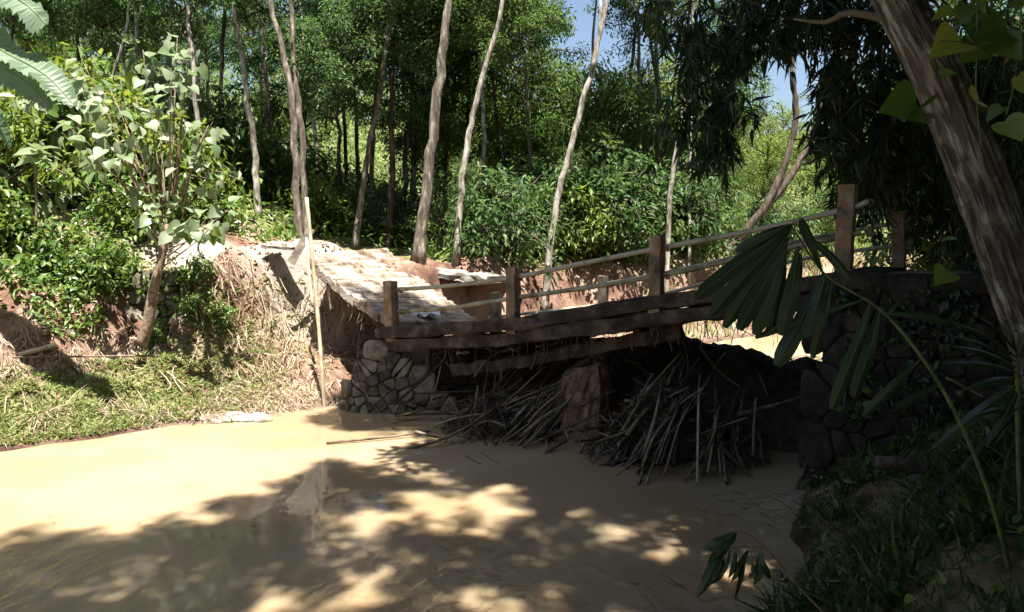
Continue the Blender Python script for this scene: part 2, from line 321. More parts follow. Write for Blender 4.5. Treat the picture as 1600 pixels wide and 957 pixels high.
def water_mat():
    m, nt, out = newmat('muddy_water')
    tc = N(nt, 'ShaderNodeTexCoord')
    n0 = N(nt, 'ShaderNodeTexNoise'); n0.inputs['Scale'].default_value = .35; n0.inputs['Detail'].default_value = 3; nt.links.new(tc.outputs['Object'], n0.inputs['Vector'])
    r = ramp(nt, [(.40, (.205, .145, .083)), (.60, (.26, .197, .125))]); nt.links.new(n0.outputs[0], r.inputs[0])
    mp = N(nt, 'ShaderNodeMapping'); mp.inputs['Scale'].default_value = (1, .55, 1); mp.inputs['Rotation'].default_value = (0, 0, -.5); nt.links.new(tc.outputs['Object'], mp.inputs[0])
    n1 = N(nt, 'ShaderNodeTexNoise'); n1.inputs['Scale'].default_value = 5.5; n1.inputs['Detail'].default_value = 6; n1.inputs['Distortion'].default_value = .8; nt.links.new(mp.outputs[0], n1.inputs['Vector'])
    n2 = N(nt, 'ShaderNodeTexNoise'); n2.inputs['Scale'].default_value = 1.3; n2.inputs['Detail'].default_value = 2; nt.links.new(mp.outputs[0], n2.inputs['Vector'])
    acc = None                                     # riffles: rough water where the current breaks
    for (cx_, cy_, r_) in ((-.5, 6.6, 2.0), (3.0, 8.7, 1.3), (1.6, 6.4, 1.2), (-4.5, 7.0, 1.2)):
        dn = N(nt, 'ShaderNodeVectorMath', operation='DISTANCE'); dn.inputs[1].default_value = (cx_, cy_, 0); nt.links.new(tc.outputs['Object'], dn.inputs[0])
        mr = N(nt, 'ShaderNodeMapRange', interpolation_type='SMOOTHSTEP'); mr.inputs['From Min'].default_value = r_; mr.inputs['From Max'].default_value = r_ * .25; mr.inputs['To Min'].default_value = .02 if acc is None else 0; mr.inputs['To Max'].default_value = .75; nt.links.new(dn.outputs['Value'], mr.inputs['Value'])
        if acc is None: acc = mr.outputs[0]
        else:
            mxm = N(nt, 'ShaderNodeMath', operation='MAXIMUM'); nt.links.new(acc, mxm.inputs[0]); nt.links.new(mr.outputs[0], mxm.inputs[1]); acc = mxm.outputs[0]
    mu = N(nt, 'ShaderNodeMath', operation='MULTIPLY'); nt.links.new(n1.outputs[0], mu.inputs[0]); nt.links.new(acc, mu.inputs[1])
    ad = N(nt, 'ShaderNodeMath', operation='MULTIPLY_ADD'); ad.inputs[1].default_value = .10; nt.links.new(n2.outputs[0], ad.inputs[0]); nt.links.new(mu.outputs[0], ad.inputs[2])
    bp = N(nt, 'ShaderNodeBump'); bp.inputs['Strength'].default_value = 1.0; bp.inputs['Distance'].default_value = .11; nt.links.new(ad.outputs[0], bp.inputs['Height'])
    b = N(nt, 'ShaderNodeBsdfPrincipled'); b.inputs['Roughness'].default_value = 1; b.inputs['Specular IOR Level'].default_value = 0
    b.inputs['Subsurface Weight'].default_value = 1; b.inputs['Subsurface Radius'].default_value = (1.0, .6, .3); b.inputs['Subsurface Scale'].default_value = .26
    gl = N(nt, 'ShaderNodeBsdfGlossy'); gl.inputs['Roughness'].default_value = .03; fr = N(nt, 'ShaderNodeFresnel'); fr.inputs['IOR'].default_value = 1.36
    mx = N(nt, 'ShaderNodeMixShader'); nt.links.new(bp.outputs[0], gl.inputs['Normal']); nt.links.new(bp.outputs[0], fr.inputs['Normal'])
    nt.links.new(fr.outputs[0], mx.inputs[0]); nt.links.new(b.outputs[0], mx.inputs[1]); nt.links.new(gl.outputs[0], mx.inputs[2])
    nt.links.new(r.outputs[0], b.inputs['Base Color']); nt.links.new(mx.outputs[0], out.inputs[0]); return m

# ------------------------------------------------------------------ terrain
BD = nrm(np.array([.82, -.57]))          # bridge direction towards the right abutment (horizontal)
BW = np.array([-BD[1], BD[0]])           # across, away from the camera
LEFT = np.array([(-40, -8), (-22, 1), (-16, 5.4), (-11, 9.2), (-7.6, 11.3), (-5.5, 13.0), (-4.3, 13.9), (-3.5, 14.5), (-2.0, 14.7), (-1.3, 15.6), (-1.0, 17.0), (-.2, 18.5), (1.6, 19.5), (4.2, 21.6), (8, 24.8), (14, 29.5), (26, 38), (60, 58)], float)
RIGHT = np.array([(70, 48), (34, 32), (18, 24), (12, 18.6), (8.2, 14.6), (5.95, 12.5), (3.92, 9.66), (3.25, 8.3), (2.75, 7.3), (2.3, 6.3), (1.3, 4.4), (-.8, 2.4), (-3.2, .6), (-8, -4), (-25, -22)], float)
POLY = np.concatenate([LEFT, RIGHT])
_tab = np.random.default_rng(5).random((256, 256))
def vn(x, y, sc, seed=0):
    x = np.asarray(x) * sc + 37.7 * seed; y = np.asarray(y) * sc + 91.3 * seed
    xi = np.floor(x).astype(int); yi = np.floor(y).astype(int); fx = x - xi; fy = y - yi
    fx = fx * fx * (3 - 2 * fx); fy = fy * fy * (3 - 2 * fy)
    t = lambda a, b: _tab[a % 256, b % 256]
    return (t(xi, yi) * (1 - fx) + t(xi + 1, yi) * fx) * (1 - fy) + (t(xi, yi + 1) * (1 - fx) + t(xi + 1, yi + 1) * fx) * fy - .5
def fbm(x, y, sc, oct=4, seed=0):
    return sum(vn(x, y, sc * 2 ** i, seed + i) * .5 ** i for i in range(oct))
def sst(a, b, x):
    t = np.clip((x - a) / (b - a), 0, 1); return t * t * (3 - 2 * t)
def pdist(x, y, line):
    d = np.full(np.shape(x), 1e9)
    for a, b in zip(line[:-1], line[1:]):
        e = b - a; t = np.clip(((x - a[0]) * e[0] + (y - a[1]) * e[1]) / (e @ e), 0, 1)
        d = np.minimum(d, np.hypot(x - a[0] - t * e[0], y - a[1] - t * e[1]))
    return d
def inside(x, y):
    r = np.zeros(np.shape(x), bool); n = len(POLY)
    for i in range(n):
        a, b = POLY[i], POLY[(i + 1) % n]
        c = (a[1] > y) != (b[1] > y)
        r ^= c & (x < (b[0] - a[0]) * (y - a[1]) / (b[1] - a[1] + 1e-12) + a[0])
    return r
PA = [(-6, -2), (-3, -.9), (0, 0), (1.6, .42), (2.7, .8), (3.3, 1.6), (3.7, 2.2), (5, 2.9), (7, 3.7), (11, 4.4), (25, 5.8), (60, 9.5)]
PB = [(-6, -2), (-3, -.9), (0, 0), (1.2, .38), (1.9, .85), (2.35, 1.5), (2.75, 2.65), (3.1, 2.98), (5, 3.05), (12, 3.2), (25, 4.4), (60, 8.5)]
PC = [(-6, -2), (-3, -.9), (0, 0), (.7, .5), (1.2, 1.2), (1.55, 2.1), (1.95, 2.45), (4, 2.65), (12, 3.0), (25, 4.0), (60, 8)]
PR = [(-6, -2), (-3, -.9), (0, 0), (.5, .32), (1.3, 1.0), (2.3, 1.6), (4, 2.05), (8, 2.5), (30, 3.2), (60, 5)]
ROADP = np.array([(-4.7, 17.6), (-6.8, 17.6), (-9.5, 18.8), (-13, 21.5), (-20, 27), (-40, 35)], float)
ABUT = np.array([3.92, 9.66])
def H(x, y, full=False):
    x = np.asarray(x, float); y = np.asarray(y, float)
    dl, dr = pdist(x, y, LEFT), pdist(x, y, RIGHT); ins = inside(x, y)
    s = np.where(ins, -np.minimum(dl, dr), np.minimum(dl, dr))
    s = s + (fbm(x, y, .8, 3, 3) * .5) * np.clip(s, 0, 1) + fbm(x, y, 1.1, 3, 27) * .34 * (1 - sst(1.0, 2.5, np.abs(s))) * (pdist(x, y, np.array([(-3.2, 14.2), (-1, 14.4)])) > 1.2)
    ip = lambda p: np.interp(s, [a for a, _ in p], [b for _, b in p])
    wA = 1 - sst(-7.4, -5.8, x); wC = sst(15.6, 17.6, y + .25 * x) * sst(-5.5, -3.5, x)
    zl = ip(PA) * wA + (1 - wA) * (ip(PB) * (1 - wC) + ip(PC) * wC)
    z = np.where(dl < dr, zl, ip(PR))
    back = np.clip(y - 26, 0, None)
    z = z + np.where(dl < dr, np.minimum(back * .095, 12), 0) * sst(0, 25, s) * (1 + .25 * (1 - sst(-25, -5, x)))
    z = z + fbm(x, y, .5, 4) * .22 * sst(.2, 2, s) + fbm(x, y, 2.5, 3, 9) * .12 * sst(.1, .8, s) + np.where(dl < dr, (np.abs(fbm(x, y, 1.3, 4, 15)) - .12) * .55 * sst(.6, 1.4, s) * (1 - sst(2.9, 3.6, s)), 0)
    a = (x - ABUT[0]) * BD[0] + (y - ABUT[1]) * BD[1]; b = (x - ABUT[0]) * BW[0] + (y - ABUT[1]) * BW[1]
    road = (a > .2) & (b > .25) & (b < 3.1)
    z = np.where(road, 2.69 + fbm(x, y, 1.5, 3) * .04, z)
    front = (a > -.5) & (b <= .25) & (b > -6) & (dr <= dl)
    z = np.where(front, np.minimum(z, 2.35), z)
    q0 = np.array([-4.1, 15.95]); ua = ((x - q0[0]) * -BD[0] + (y - q0[1]) * -BD[1]) * -1; ub = (x - q0[0]) * BW[0] + (y - q0[1]) * BW[1]
    cav = sst(.0, .22, ua) * sst(-1.0, -.45, ub) * (1 - sst(4.2, 4.5, ub)) * (1 - sst(4.6, 5.2, ua)) * (dl < dr)
    z = z * (1 - cav) + np.minimum(z, .35 + .5 * np.clip(1.6 - ua, 0, 1)) * cav
    rd = pdist(x, y, ROADP)
    if full: return z, s, dl < dr, rd, road
    return z
def spaced(a, b, st): return np.arange(a, b, st)
def grow(a, b, st, g):
    r = [a]
    while r[-1] < b: st *= g; r.append(r[-1] + st)
    return np.array(r[1:])
xs = np.concatenate([-grow(13, 320, .13, 1.09)[::-1], spaced(-13, 9, .12), grow(9, 320, .13, 1.09)])
ys = np.concatenate([-grow(-2, 60, .13, 1.12)[::-1], spaced(2, 23, .12), grow(23, 420, .13, 1.07)])
X, Y = np.meshgrid(xs, ys); X = X.ravel(); Y = Y.ravel()
Z, S_, LEFTSIDE, RD, ROAD = H(X, Y, True)
g = Geo(); nx, ny = len(xs), len(ys)
ii = (np.arange(ny - 1)[:, None] * nx + np.arange(nx - 1)[None]).reshape(-1, 1)
g.add(np.stack([X, Y, Z], 1), ii + np.array([[0, 1, nx + 1, nx]]))
me = g.mesh('ground', ground_mat(), True)
cover = np.where(LEFTSIDE, sst(6, 16, S_) * .9 + (1 - sst(-8, -6.2, X)) * sst(3.4, 4.4, S_) * .6 + (1 - sst(-6.4, -5.2, X)) * .75 * (1 - sst(1.6, 2.5, S_)), .55 * sst(.2, 1.5, S_))
cover = np.clip(cover + np.where(LEFTSIDE & (Y > 21), .8, 0) * sst(1.4, 2.4, S_), 0, 1) * (~ROAD)
path = np.maximum((1 - sst(.7, 1.4, RD)), ROAD * .8)
wet = (1 - sst(.02, .16, Z + fbm(X, Y, 3, 2, 8) * .1)); cover = cover * (1 - wet)
for nm, arr in (('cover', cover), ('path', path), ('wet', wet)):
    at = me.attributes.new(nm, 'FLOAT', 'POINT'); at.data.foreach_set('value', arr.astype(np.float32))
tag(link('ground', me), kind='structure')
g = Geo(); wx = (-60, 80); wy = (-30, 62)
c = [(x, y, z) for z in (0, -4) for (x, y) in ((wx[0], wy[0]), (wx[1], wy[0]), (wx[1], wy[1]), (wx[0], wy[1]))]
g.add(c, [[0, 1, 2, 3], [7, 6, 5, 4], [0, 4, 5, 1], [1, 5, 6, 2], [2, 6, 7, 3], [3, 7, 4, 0]])
tag(link('river_water', g.mesh('river_water', water_mat())), kind='structure')

# ------------------------------------------------------------------ foliage generators
def leaf_cloud(geo, centres, n, spread, length, rng, T=LEAF, aspect=.45, droop=.5, outward=.7):
    """n leaves round every centre, hanging outward"""
    c = np.repeat(centres, n, 0); k = len(c)
    off = rng.normal(0, 1, (k, 3)); off = nrm(off) * (rng.random((k, 1)) ** .5) * spread * np.array([1, 1, .7])
    d = nrm(nrm(off) * outward + rng.normal(0, .45, (k, 3)) + np.array([0, 0, -droop]))
    L = length * rng.uniform(.65, 1.25, k)
    stamp(geo, *T, c + off, frames(d, rng=rng), np.stack([L, L * aspect * rng.uniform(.8, 1.2, k), L], 1))
def make_crown(seed, r, h, nbr=22, leaf=.17, nl=26, T=LEAF, aspect=.42, droop=.5, spread=.38, shape='ell'):
    rng = np.random.default_rng(seed); L = Geo(); B = Geo(); cents = []
    for i in range(nbr):
        u = (i + rng.random()) / nbr; az = i * 2.4 + rng.normal(0, .3)
        rr = r * (math.sqrt(max(.05, 1 - (2 * u - .85) ** 2)) if shape == 'ell' else (1 - .7 * u)) * rng.uniform(.65, 1.1)
        z0 = h * u * .85
        e = np.array([math.cos(az) * rr, math.sin(az) * rr, z0 + h * .15 + rng.normal(0, .25)])
        s0 = np.array([0, 0, z0]); mid = s0 * .5 + e * .5 + np.array([0, 0, .18 * rr])
        pth = curve([s0, mid, e], 7); B.tube(pth, np.linspace(.03, .007, 7) * (1 + r * .15), 4, cap=False)
        for j in range(3 + int(rr * 1.5)):
            t = rng.uniform(.35, 1.0); p = pth[int(t * 6)]
            q = p + nrm(rng.normal(0, 1, 3) + nrm(e - s0) * .6) * rng.uniform(.25, .75) * (.5 + r * .15) + np.array([0, 0, -.1])
            B.tube([p, (p + q) / 2 + [0, 0, .05], q], [.009, .006, .003], 3, cap=False); cents.append(q)
            cents.append((p + q) / 2)
    leaf_cloud(L, np.array(cents), nl, spread, leaf, rng, T, aspect, droop)
    return L, B
CROWNS = {}
def crown_data(key, mat, *a, **k):
    L, B = make_crown(*a, **k)
    CROWNS[key] = (L.mesh('crown', M[mat]), B.mesh('limbs', M['bark_dark']))
for i in range(4): crown_data(('dark', i), 'leaf_dark', 20 + i, 2.6, 4.6, 24, .16, 28)
for i in range(4): crown_data(('mid', i), 'leaf_mid', 40 + i, 2.3, 4.2, 22, .145, 28)
for i in range(3): crown_data(('lime', i), 'leaf_lime', 60 + i, 2.2, 4.0, 20, .14, 24)
for i in range(2): crown_data(('bamb', i), 'leaf_mid', 70 + i, 1.5, 6.0, 26, .24, 16, T=LANCE, aspect=.16, droop=.8, shape='cone')
for i in range(3): crown_data(('shade', i), 'leaf_dark', 80 + i, 3.4, 4.0, 24, .28, 26, T=LEAF, aspect=.5, spread=.46)
for i in range(3): crown_data(('bush', i), 'leaf_mid', 90 + i, 1.0, 1.5, 16, .12, 15, spread=.30)
for i in range(2): crown_data(('dbush', i), 'leaf_dark', 190 + i, 1.1, 1.9, 18, .14, 13, T=LEAF6, spread=.34)
for i in range(2): crown_data(('lbush', i), 'leaf_lime', 290 + i, 1.0, 1.5, 16, .16, 11, spread=.28)
for i in range(2): crown_data(('pbush', i), 'leaf_pale', 390 + i, 1.0, 1.7, 15, .24, 8, T=LEAF6, aspect=.6, spread=.3)
for i in range(3): crown_data(('herb', i), 'leaf_herb', 100 + i, .75, 1.0, 14, .17, 8, T=LEAF6, spread=.25, aspect=.5)

def add_crown(root, key, loc, scale=1.0, rot=0.0, zs=1.0):
    lf, br = CROWNS[key]
    for nm, d in (('crown', lf), ('limbs', br)):
        o = link(nm, d, root); o.location = np.array(loc) - np.array(root.location); o.scale = (scale, scale, scale * zs); o.rotation_euler = (0, 0, rot)
def make_tree(name, label, trunk, radii, bark, crowns, group=None, seg=10, forks=()):
    trunk = np.asarray(trunk, float)
    root = thing(name, label, 'tree', group, tuple(trunk[0]))
    n = len(trunk) * 5; p = curve(trunk, n); p[1:-1] += RNG.normal(0, .02, (n - 2, 3))
    r = np.interp(np.linspace(0, 1, n), np.linspace(0, 1, len(radii)), radii); r[0] *= 1.45; r[1] *= 1.15
    gg = Geo().tube(p, r, seg, .05)
    put('trunk', gg, M[bark], root, True)
    for fp, fr in forks:
        fp = curve(fp, 10); put('branch', Geo().tube(fp, np.linspace(fr, fr * .5, 10), 7, .05), M[bark], root, True)
    for c in crowns: add_crown(root, *c)
    return root
def ground_pt(px, d):
    x = (px - CX) / FPX * d * 1.0; return np.array([x, d, float(H(x, d)) - .1])
def px_tree(label, pts, d, w_, bark, crowns=(), up=5.0, group=None, name='forest_tree', forks=(), base=True):
    P3 = [P(px, py, d + .12 * i) for i, (px, py) in enumerate(pts)]
    if base:
        b = P3[0].copy(); b[2] = float(H(b[0], b[1])) - .15; P3[0] = b
    dirv = nrm(P3[-1] - P3[-2]); P3.append(P3[-1] + (dirv * .8 + np.array([0, 0, .35])) * up)
    r0 = w_ * .68 / FPX * d / 2
    cr = []
    for (key, px, py, dd, sc, rot) in crowns:
        q = P(px, py, d + dd); cr.append((key, q, sc, rot))
    top = P3[-1]
    fk = [([P(px, py, d + dd) for (px, py, dd) in f], fr) for f, fr in forks]
    return make_tree(name, label, P3, [r0, r0 * .85, r0 * .75, r0 * .6, r0 * .35], bark, cr + [(('mid', len(label) % 4), top + np.array([0, 0, .3]), 1.0, len(label) * 1.7)], group, forks=fk)

# the trunks one can pick out in the photograph
px_tree('pale straight tree at far left behind the big-leaved shrub', [(322, 350), (313, 220), (300, 90), (292, -10)], 21, 13, 'bark_pale', [(('dark', 0), 285, 60, .4, .8, 1)])
px_tree('slim mottled tree between the pale left tree and the twin trunks', [(405, 372), (396, 230), (382, 120), (362, -10)], 22, 16, 'bark_pale', [(('mid', 1), 385, 40, 1, .7, 2)])
px_tree('grey-brown tree leaning left just behind the standing white pole', [(466, 385), (462, 250), (452, 130), (420, -10)], 20, 20, 'bark_brown', [])
px_tree('straight tree close behind the leaning grey-brown one by the white pole', [(480, 382), (470, 200), (459, 80), (455, -10)], 20.8, 16, 'bark_brown', [(('dark', 1), 520, 200, 1, .75, 2)])
px_tree('short leaning brown tree above the top of the tilted slab', [(553, 388), (570, 280), (590, 160), (615, -10)], 22.5, 16, 'bark_brown', [(('dark', 2), 560, 130, .5, .8, 2), (('dark', 0), 600, 210, 2, .6, 4)])
px_tree('dark upright tree just left of the thickest forest trunk', [(606, 392), (612, 280), (612, 150), (618, -10)], 23.5, 15, 'bark_dark', [(('dark', 3), 640, 130, 1, .9, 1)])
px_tree('thin dark tree half hidden behind the thickest forest trunk', [(628, 390), (634, 260), (648, 120), (655, -10)], 25, 13, 'bark_dark', [(('dark', 1), 650, 260, 1, .7, 3)])
px_tree('thickest brown forest trunk, rising right of the tilted slab', [(653, 405), (670, 265), (686, 120), (703, -10)], 20, 29, 'bark_brown', [(('mid', 0), 640, 0, 1.5, .8, 5)])
px_tree('grey tree leaning right beside the thickest forest trunk', [(711, 407), (727, 250), (745, 160), (787, -10)], 20.6, 17, 'bark_pale', [(('mid', 2), 800, 130, 2, .7, 1)])
px_tree('sunlit white trunk leaning right behind the middle of the railing', [(850, 470), (866, 345), (892, 230), (925, 110), (948, -10)], 20.6, 18, 'bark_pale', [], forks=[([(925, 110, .3), (938, 40, .5), (937, -40, .8)], .07)])
px_tree('slim white tree behind the tall post in the middle of the bridge', [(1039, 400), (1050, 280), (1068, 180), (1080, 60), (1085, -10)], 22.5, 13, 'bark_pale', [(('mid', 3), 1040, 80, 2, .7, 2)])
px_tree('thin grey tree left of the slim white tree in the bamboo thicket', [(1033, 400), (1031, 260), (1028, 130), (1020, -10)], 26, 10, 'bark_brown', [(('bamb', 0), 1000, 300, 1, .8, 2)])
px_tree('crooked brown forked tree framed by the bright gap under the bamboo leaves', [(1130, 430), (1180, 345), (1222, 270), (1243, 190), (1238, 115), (1228, 10)], 27, 20, 'bark_dark', [], forks=[([(1190, 330, .2), (1228, 286, .3), (1268, 215, .4), (1290, 120, .6)], .17)], up=2)
px_tree('very thin pale stem right of the slim white tree', [(1076, 410), (1078, 300), (1080, 150), (1084, -10)], 24.5, 8, 'bark_pale', [(('bamb', 1), 1085, 330, 2, .7, 2)])
px_tree('pale thin trunk above the left shrub, second from the left edge', [(222, 320), (217, 150), (210, -10)], 24, 12, 'bark_pale', [(('dark', 2), 200, 80, 1.5, .9, 2)])
px_tree('short pale trunk leaning right at the far left of the forest', [(120, 290), (150, 190), (186, 88), (200, 20)], 23, 11, 'bark_pale', [(('dark', 3), 160, 60, 1.5, .9, 2)], up=2)
px_tree('thin dark trunk between the twin trunks and the tilted slab', [(531, 388), (530, 250), (526, 120), (520, -10)], 25.5, 10, 'bark_dark', [(('dark', 0), 540, 170, 1, .7, 3)])
# the deeper forest
MARKS = [(0, 'beyond the banana leaves'), (110, 'behind the sapling at the left edge'), (200, 'behind the left half of the big-leaved shrub'), (290, 'behind the right half of the big-leaved shrub'), (350, 'beside the pale straight tree'), (430, 'behind the slim mottled tree'), (500, 'behind the standing white pole'), (560, 'above the top of the tilted slab'), (630, 'just left of the thickest trunk'), (690, 'behind the thickest trunk'), (750, 'behind the grey right-leaning tree'), (800, 'left of the second railing post'), (850, 'behind the second railing post'), (900, 'behind the sunlit white trunk'), (960, 'just right of the sunlit white trunk'), (1020, 'left of the tall middle railing post'), (1070, 'behind the tall middle railing post'), (1130, 'right of the slim white tree'), (1200, 'behind the crooked forked tree'), (1300, 'in the bright gap under the bamboo'), (9999, 'behind the dark bamboo at right')]
PLACED = {}
def place(adj, px, d):
    ph = next(t for lim, t in MARKS if px < lim); k = (adj, ph); n_ = PLACED.get(k, 0); PLACED[k] = n_ + 1
    return f"{('', 'another ', 'a third ', 'a fourth ', 'a fifth ')[min(n_, 4)]}{adj} {ph}" + ('' if n_ == 0 else (', nearer' if d < 26 else ', farther back'))
FG = 'forest trees beyond the river'
rng = np.random.default_rng(3)
cand = [(60, 28, 'dark'), (20, 26, 'dark'), (130, 31, 'mid'), (250, 40, 'mid'), (90, 40, 'lime'), (190, 44, 'mid'), (500, 29, 'dark'), (560, 32, 'dark'), (640, 30, 'dark'), (680, 29, 'mid'), (690, 36, 'mid'),
        (740, 28, 'mid'), (770, 33, 'lime'), (815, 30, 'mid'), (840, 33, 'lime'), (900, 28, 'mid'), (930, 31, 'lime'), (965, 26, 'mid'), (1000, 30, 'mid'), (1030, 34, 'lime'), (1070, 30, 'mid'), (1110, 33, 'mid'),
        (-60, 30, 'dark'), (-20, 36, 'dark'), (330, 46, 'mid'), (410, 52, 'mid'), (480, 42, 'lime'), (700, 44, 'mid'), (860, 46, 'mid'), (1150, 52, 'lime'), (1210, 56, 'lime'), (1270, 50, 'lime'), (1330, 44, 'mid'), (1390, 38, 'dark'), (1180, 42, 'lime'),
        (70, 46, 'dark'), (150, 42, 'dark'), (215, 40, 'dark'), (275, 44, 'mid'), (325, 40, 'dark'), (385, 44, 'mid'), (1470, 36, 'dark'), (1560, 38, 'dark'), (1640, 34, 'dark')]
for i, (px, d, kd) in enumerate(cand):
    b = ground_pt(px, d); h = rng.uniform(4.5, 7.5) if kd != 'lime' else rng.uniform(2.5, 4)
    if 840 < px < 1020: h = min(h, 2.4)
    if 430 < px < 545: h = min(h, 3.0)
    if px < 400 and d > 39: h += 2.5
    tr = [b, b + [rng.normal(0, .2), 0, h * .5], b + [rng.normal(0, .5), rng.normal(0, .3), h], b + [rng.normal(0, .6), 0, h + 3]]
    nk = 3 if kd == 'lime' else 4
    low = tr[1] + rng.normal(0, .4, 3) - [0, 0, .5]
    if px < 660 and d < 39: low = tr[2] + rng.normal(0, .5, 3) + [0, 0, 1.0]
    cr = [((kd, int(rng.integers(nk))), low, rng.uniform(.75, 1.0), rng.uniform(0, 6)), ((kd, int(rng.integers(nk))), tr[2] - [0, 0, .6], rng.uniform(.95, 1.3), rng.uniform(0, 6))]
    adj, gr = {'dark': ('dark leafy tree', 'dark trees in the forest'), 'mid': ('mid-green leafy tree', 'mid-green trees in the thicket'), 'lime': ('bright yellow-green tree', 'bright trees on the slope')}[kd]
    make_tree('forest_tree', place(adj, px, d), tr, [.10, .085, .06, .03], 'bark_dark' if i % 3 else 'bark_brown', cr, gr, seg=7)
for i, (px, d) in enumerate([(345, 27), (432, 26), (505, 27), (545, 30), (580, 26), (645, 28), (668, 26.5), (695, 29), (760, 25), (800, 28), (835, 26), (905, 29), (960, 27), (1000, 25.5), (1015, 28), (1055, 27), (1100, 29)]):
    b = ground_pt(px, d); lean = rng.normal(0, .7); h = rng.uniform(9, 12)
    make_tree('forest_tree', place('slender bare-stemmed tree', px, d), [b, b + [lean * .3, 0, h * .35], b + [lean * .8, .1, h * .7], b + [lean * 1.1, .1, h]], [.085, .07, .055, .03], ('bark_dark', 'bark_brown', 'bark_pale')[i % 3], [(('dark' if i % 2 else 'mid', i % 4), b + [lean, 0, h * (.95 if 840 < px < 1030 or 420 < px < 550 else .66)], .8, i * 1.0)], 'slender trees of the forest', seg=7)
# understorey shrubs behind the road and along the far bank
spots = [(rng.uniform(300, 1300), rng.uniform(22.5, 32), rng.uniform(.9, 1.6)) for _ in range(46)]
spots += [(px + rng.normal(0, 8), d + rng.normal(0, .5), sc) for px, d, sc in [(690, 22.0, .8), (725, 21.8, 1.0), (760, 22, 1.2), (790, 21.6, 1.2), (815, 22.4, 1.4), (840, 22.6, 1.2), (880, 22.8, 1.5), (905, 23, 1.3), (930, 23.2, 1.5), (960, 23.6, 1.4), (985, 24, 1.5), (1010, 24.4, 1.5), (1035, 24.8, 1.4), (1060, 25.4, 1.5), (1090, 26, 1.5), (1120, 27, 1.4), (1150, 28, 1.2), (1180, 29, 1.2), (1210, 30, 1.2), (1240, 31, 1.2), (1275, 32.5, 1.3), (1310, 34, 1.4),
    (770, 24, 1.6), (850, 25, 1.7), (940, 26, 1.7), (1000, 27, 1.7), (1080, 29, 1.6), (700, 24, 1.4), (640, 24.5, 1.0), (590, 25, 1.0), (520, 25, 1.0), (440, 25, .9), (380, 25, .8)]]
for i, (px, d, sc) in enumerate(spots):
    x = (px - CX) / FPX * d
    z, s, lf, rd, _ = [float(v) for v in H(x, d, True)]
    if s < 1.7 or not lf or rd < 2.2 or (320 < px < 640 and d < 23.5): continue
    r = thing('undergrowth_shrub', place(('dark bushy shrub', 'low green bush', 'feathery bamboo-like bush', 'dark broad-leaved bush', 'yellow-green bush' if i < 46 else 'dark leafy bush')[i % 5], px, d), 'shrub', 'shrubs under the forest trees', (x, d, z - .1))
    kd = (('dbush', 'bush', 'bamb', 'dbush', 'lbush') if i < 46 else ('dbush', 'bush', 'bamb', 'dbush', 'dbush'))[i % 5]; sc *= rng.uniform(.7, 1.25)
    add_crown(r, (kd, i % 2), (x, d, z - .15), sc * (.5 if kd == 'bamb' else 1), rng.uniform(0, 6))
# far woodland on the hillside: a mass no one could count
g = Geo(); cents = []
for i in range(520):
    d = rng.uniform(50, 130); px = rng.uniform(-250, 1850); x = (px - CX) / FPX * d
    z = float(H(x, d)); hh = rng.uniform(1.5, 6.0)
    if 300 < px < 460 and d < 75: hh *= .3
    if 850 < px < 1300: hh *= .55
    if 420 < px < 560: hh *= .6
    if px < 400: hh *= 2.3
    for k in range(5): cents.append((x + rng.normal(0, 1.6), d + rng.normal(0, 1.6), z + hh * rng.uniform(.3, 1.0)))
leaf_cloud(g, np.array(cents), 34, 1.5, .5, rng, LEAF, .5, .4)
tag(link('far_woodland', g.mesh('far_woodland', M['leaf_far_hazed'])), 'mass of green woodland, haze painted into its colour, covering the far hillside', 'woodland', kind='stuff')
# bushy green cover of the slope behind the trees
g = Geo(); n = 60000
px = rng.uniform(-200, 1450, n); d = 26 + 40 * rng.random(n) ** 1.3; x = (px - CX) / FPX * d; cl = fbm(x, d, .35, 3, 61)
z, s, lf, rd, road = H(x, d, True); k = lf & (s > 3) & (rd > 1.6) & (cl > -.12)
x, d, z, cl = x[k], d[k], z[k], cl[k]; n = len(x); L = rng.uniform(.16, .36, n) * (d / 36) ** .5
stamp(g, *LEAF, np.stack([x, d, z + rng.random(n) * np.clip((cl + .12) * 4.5, .1, 2.2)], 1), frames(nrm(rng.normal(0, 1, (n, 3)) + [0, -.2, -.1]), rng=rng), np.stack([L, L * .45, L], 1))
tag(link('hillside_scrub', g.mesh('hillside_scrub', M['leaf_far_hazed'])), 'sunny light-green scrub covering the slope behind the forest trunks', 'scrub', kind='stuff')
# low undergrowth carpet
g = Geo(); n = 26000
px = rng.uniform(-150, 1500, n); d = 18 + 32 * rng.random(n) ** 1.6; x = (px - CX) / FPX * d
z, s, lf, rd, road = H(x, d, True)
k = lf & (s > 2.6) & (rd > 1.5) & ~((px > 470) & (px < 660) & (d < 22.5)) & (fbm(x, d, .5, 2, 21) > -.18)
x, d, z = x[k], d[k], z[k]; n = len(x)
hh = rng.random(n) ** 1.5 * (.3 + .6 * sst(20, 26, d))
L = rng.uniform(.14, .34, n)
stamp(g, *LEAF, np.stack([x, d, z + hh], 1), frames(nrm(rng.normal(0, 1, (n, 3)) + [0, 0, .3]), rng=rng), np.stack([L, L * .4, L], 1))
tag(link('undergrowth', g.mesh('undergrowth', M['leaf_herb'])), 'low leafy undergrowth carpeting the forest floor', 'undergrowth', kind='stuff')

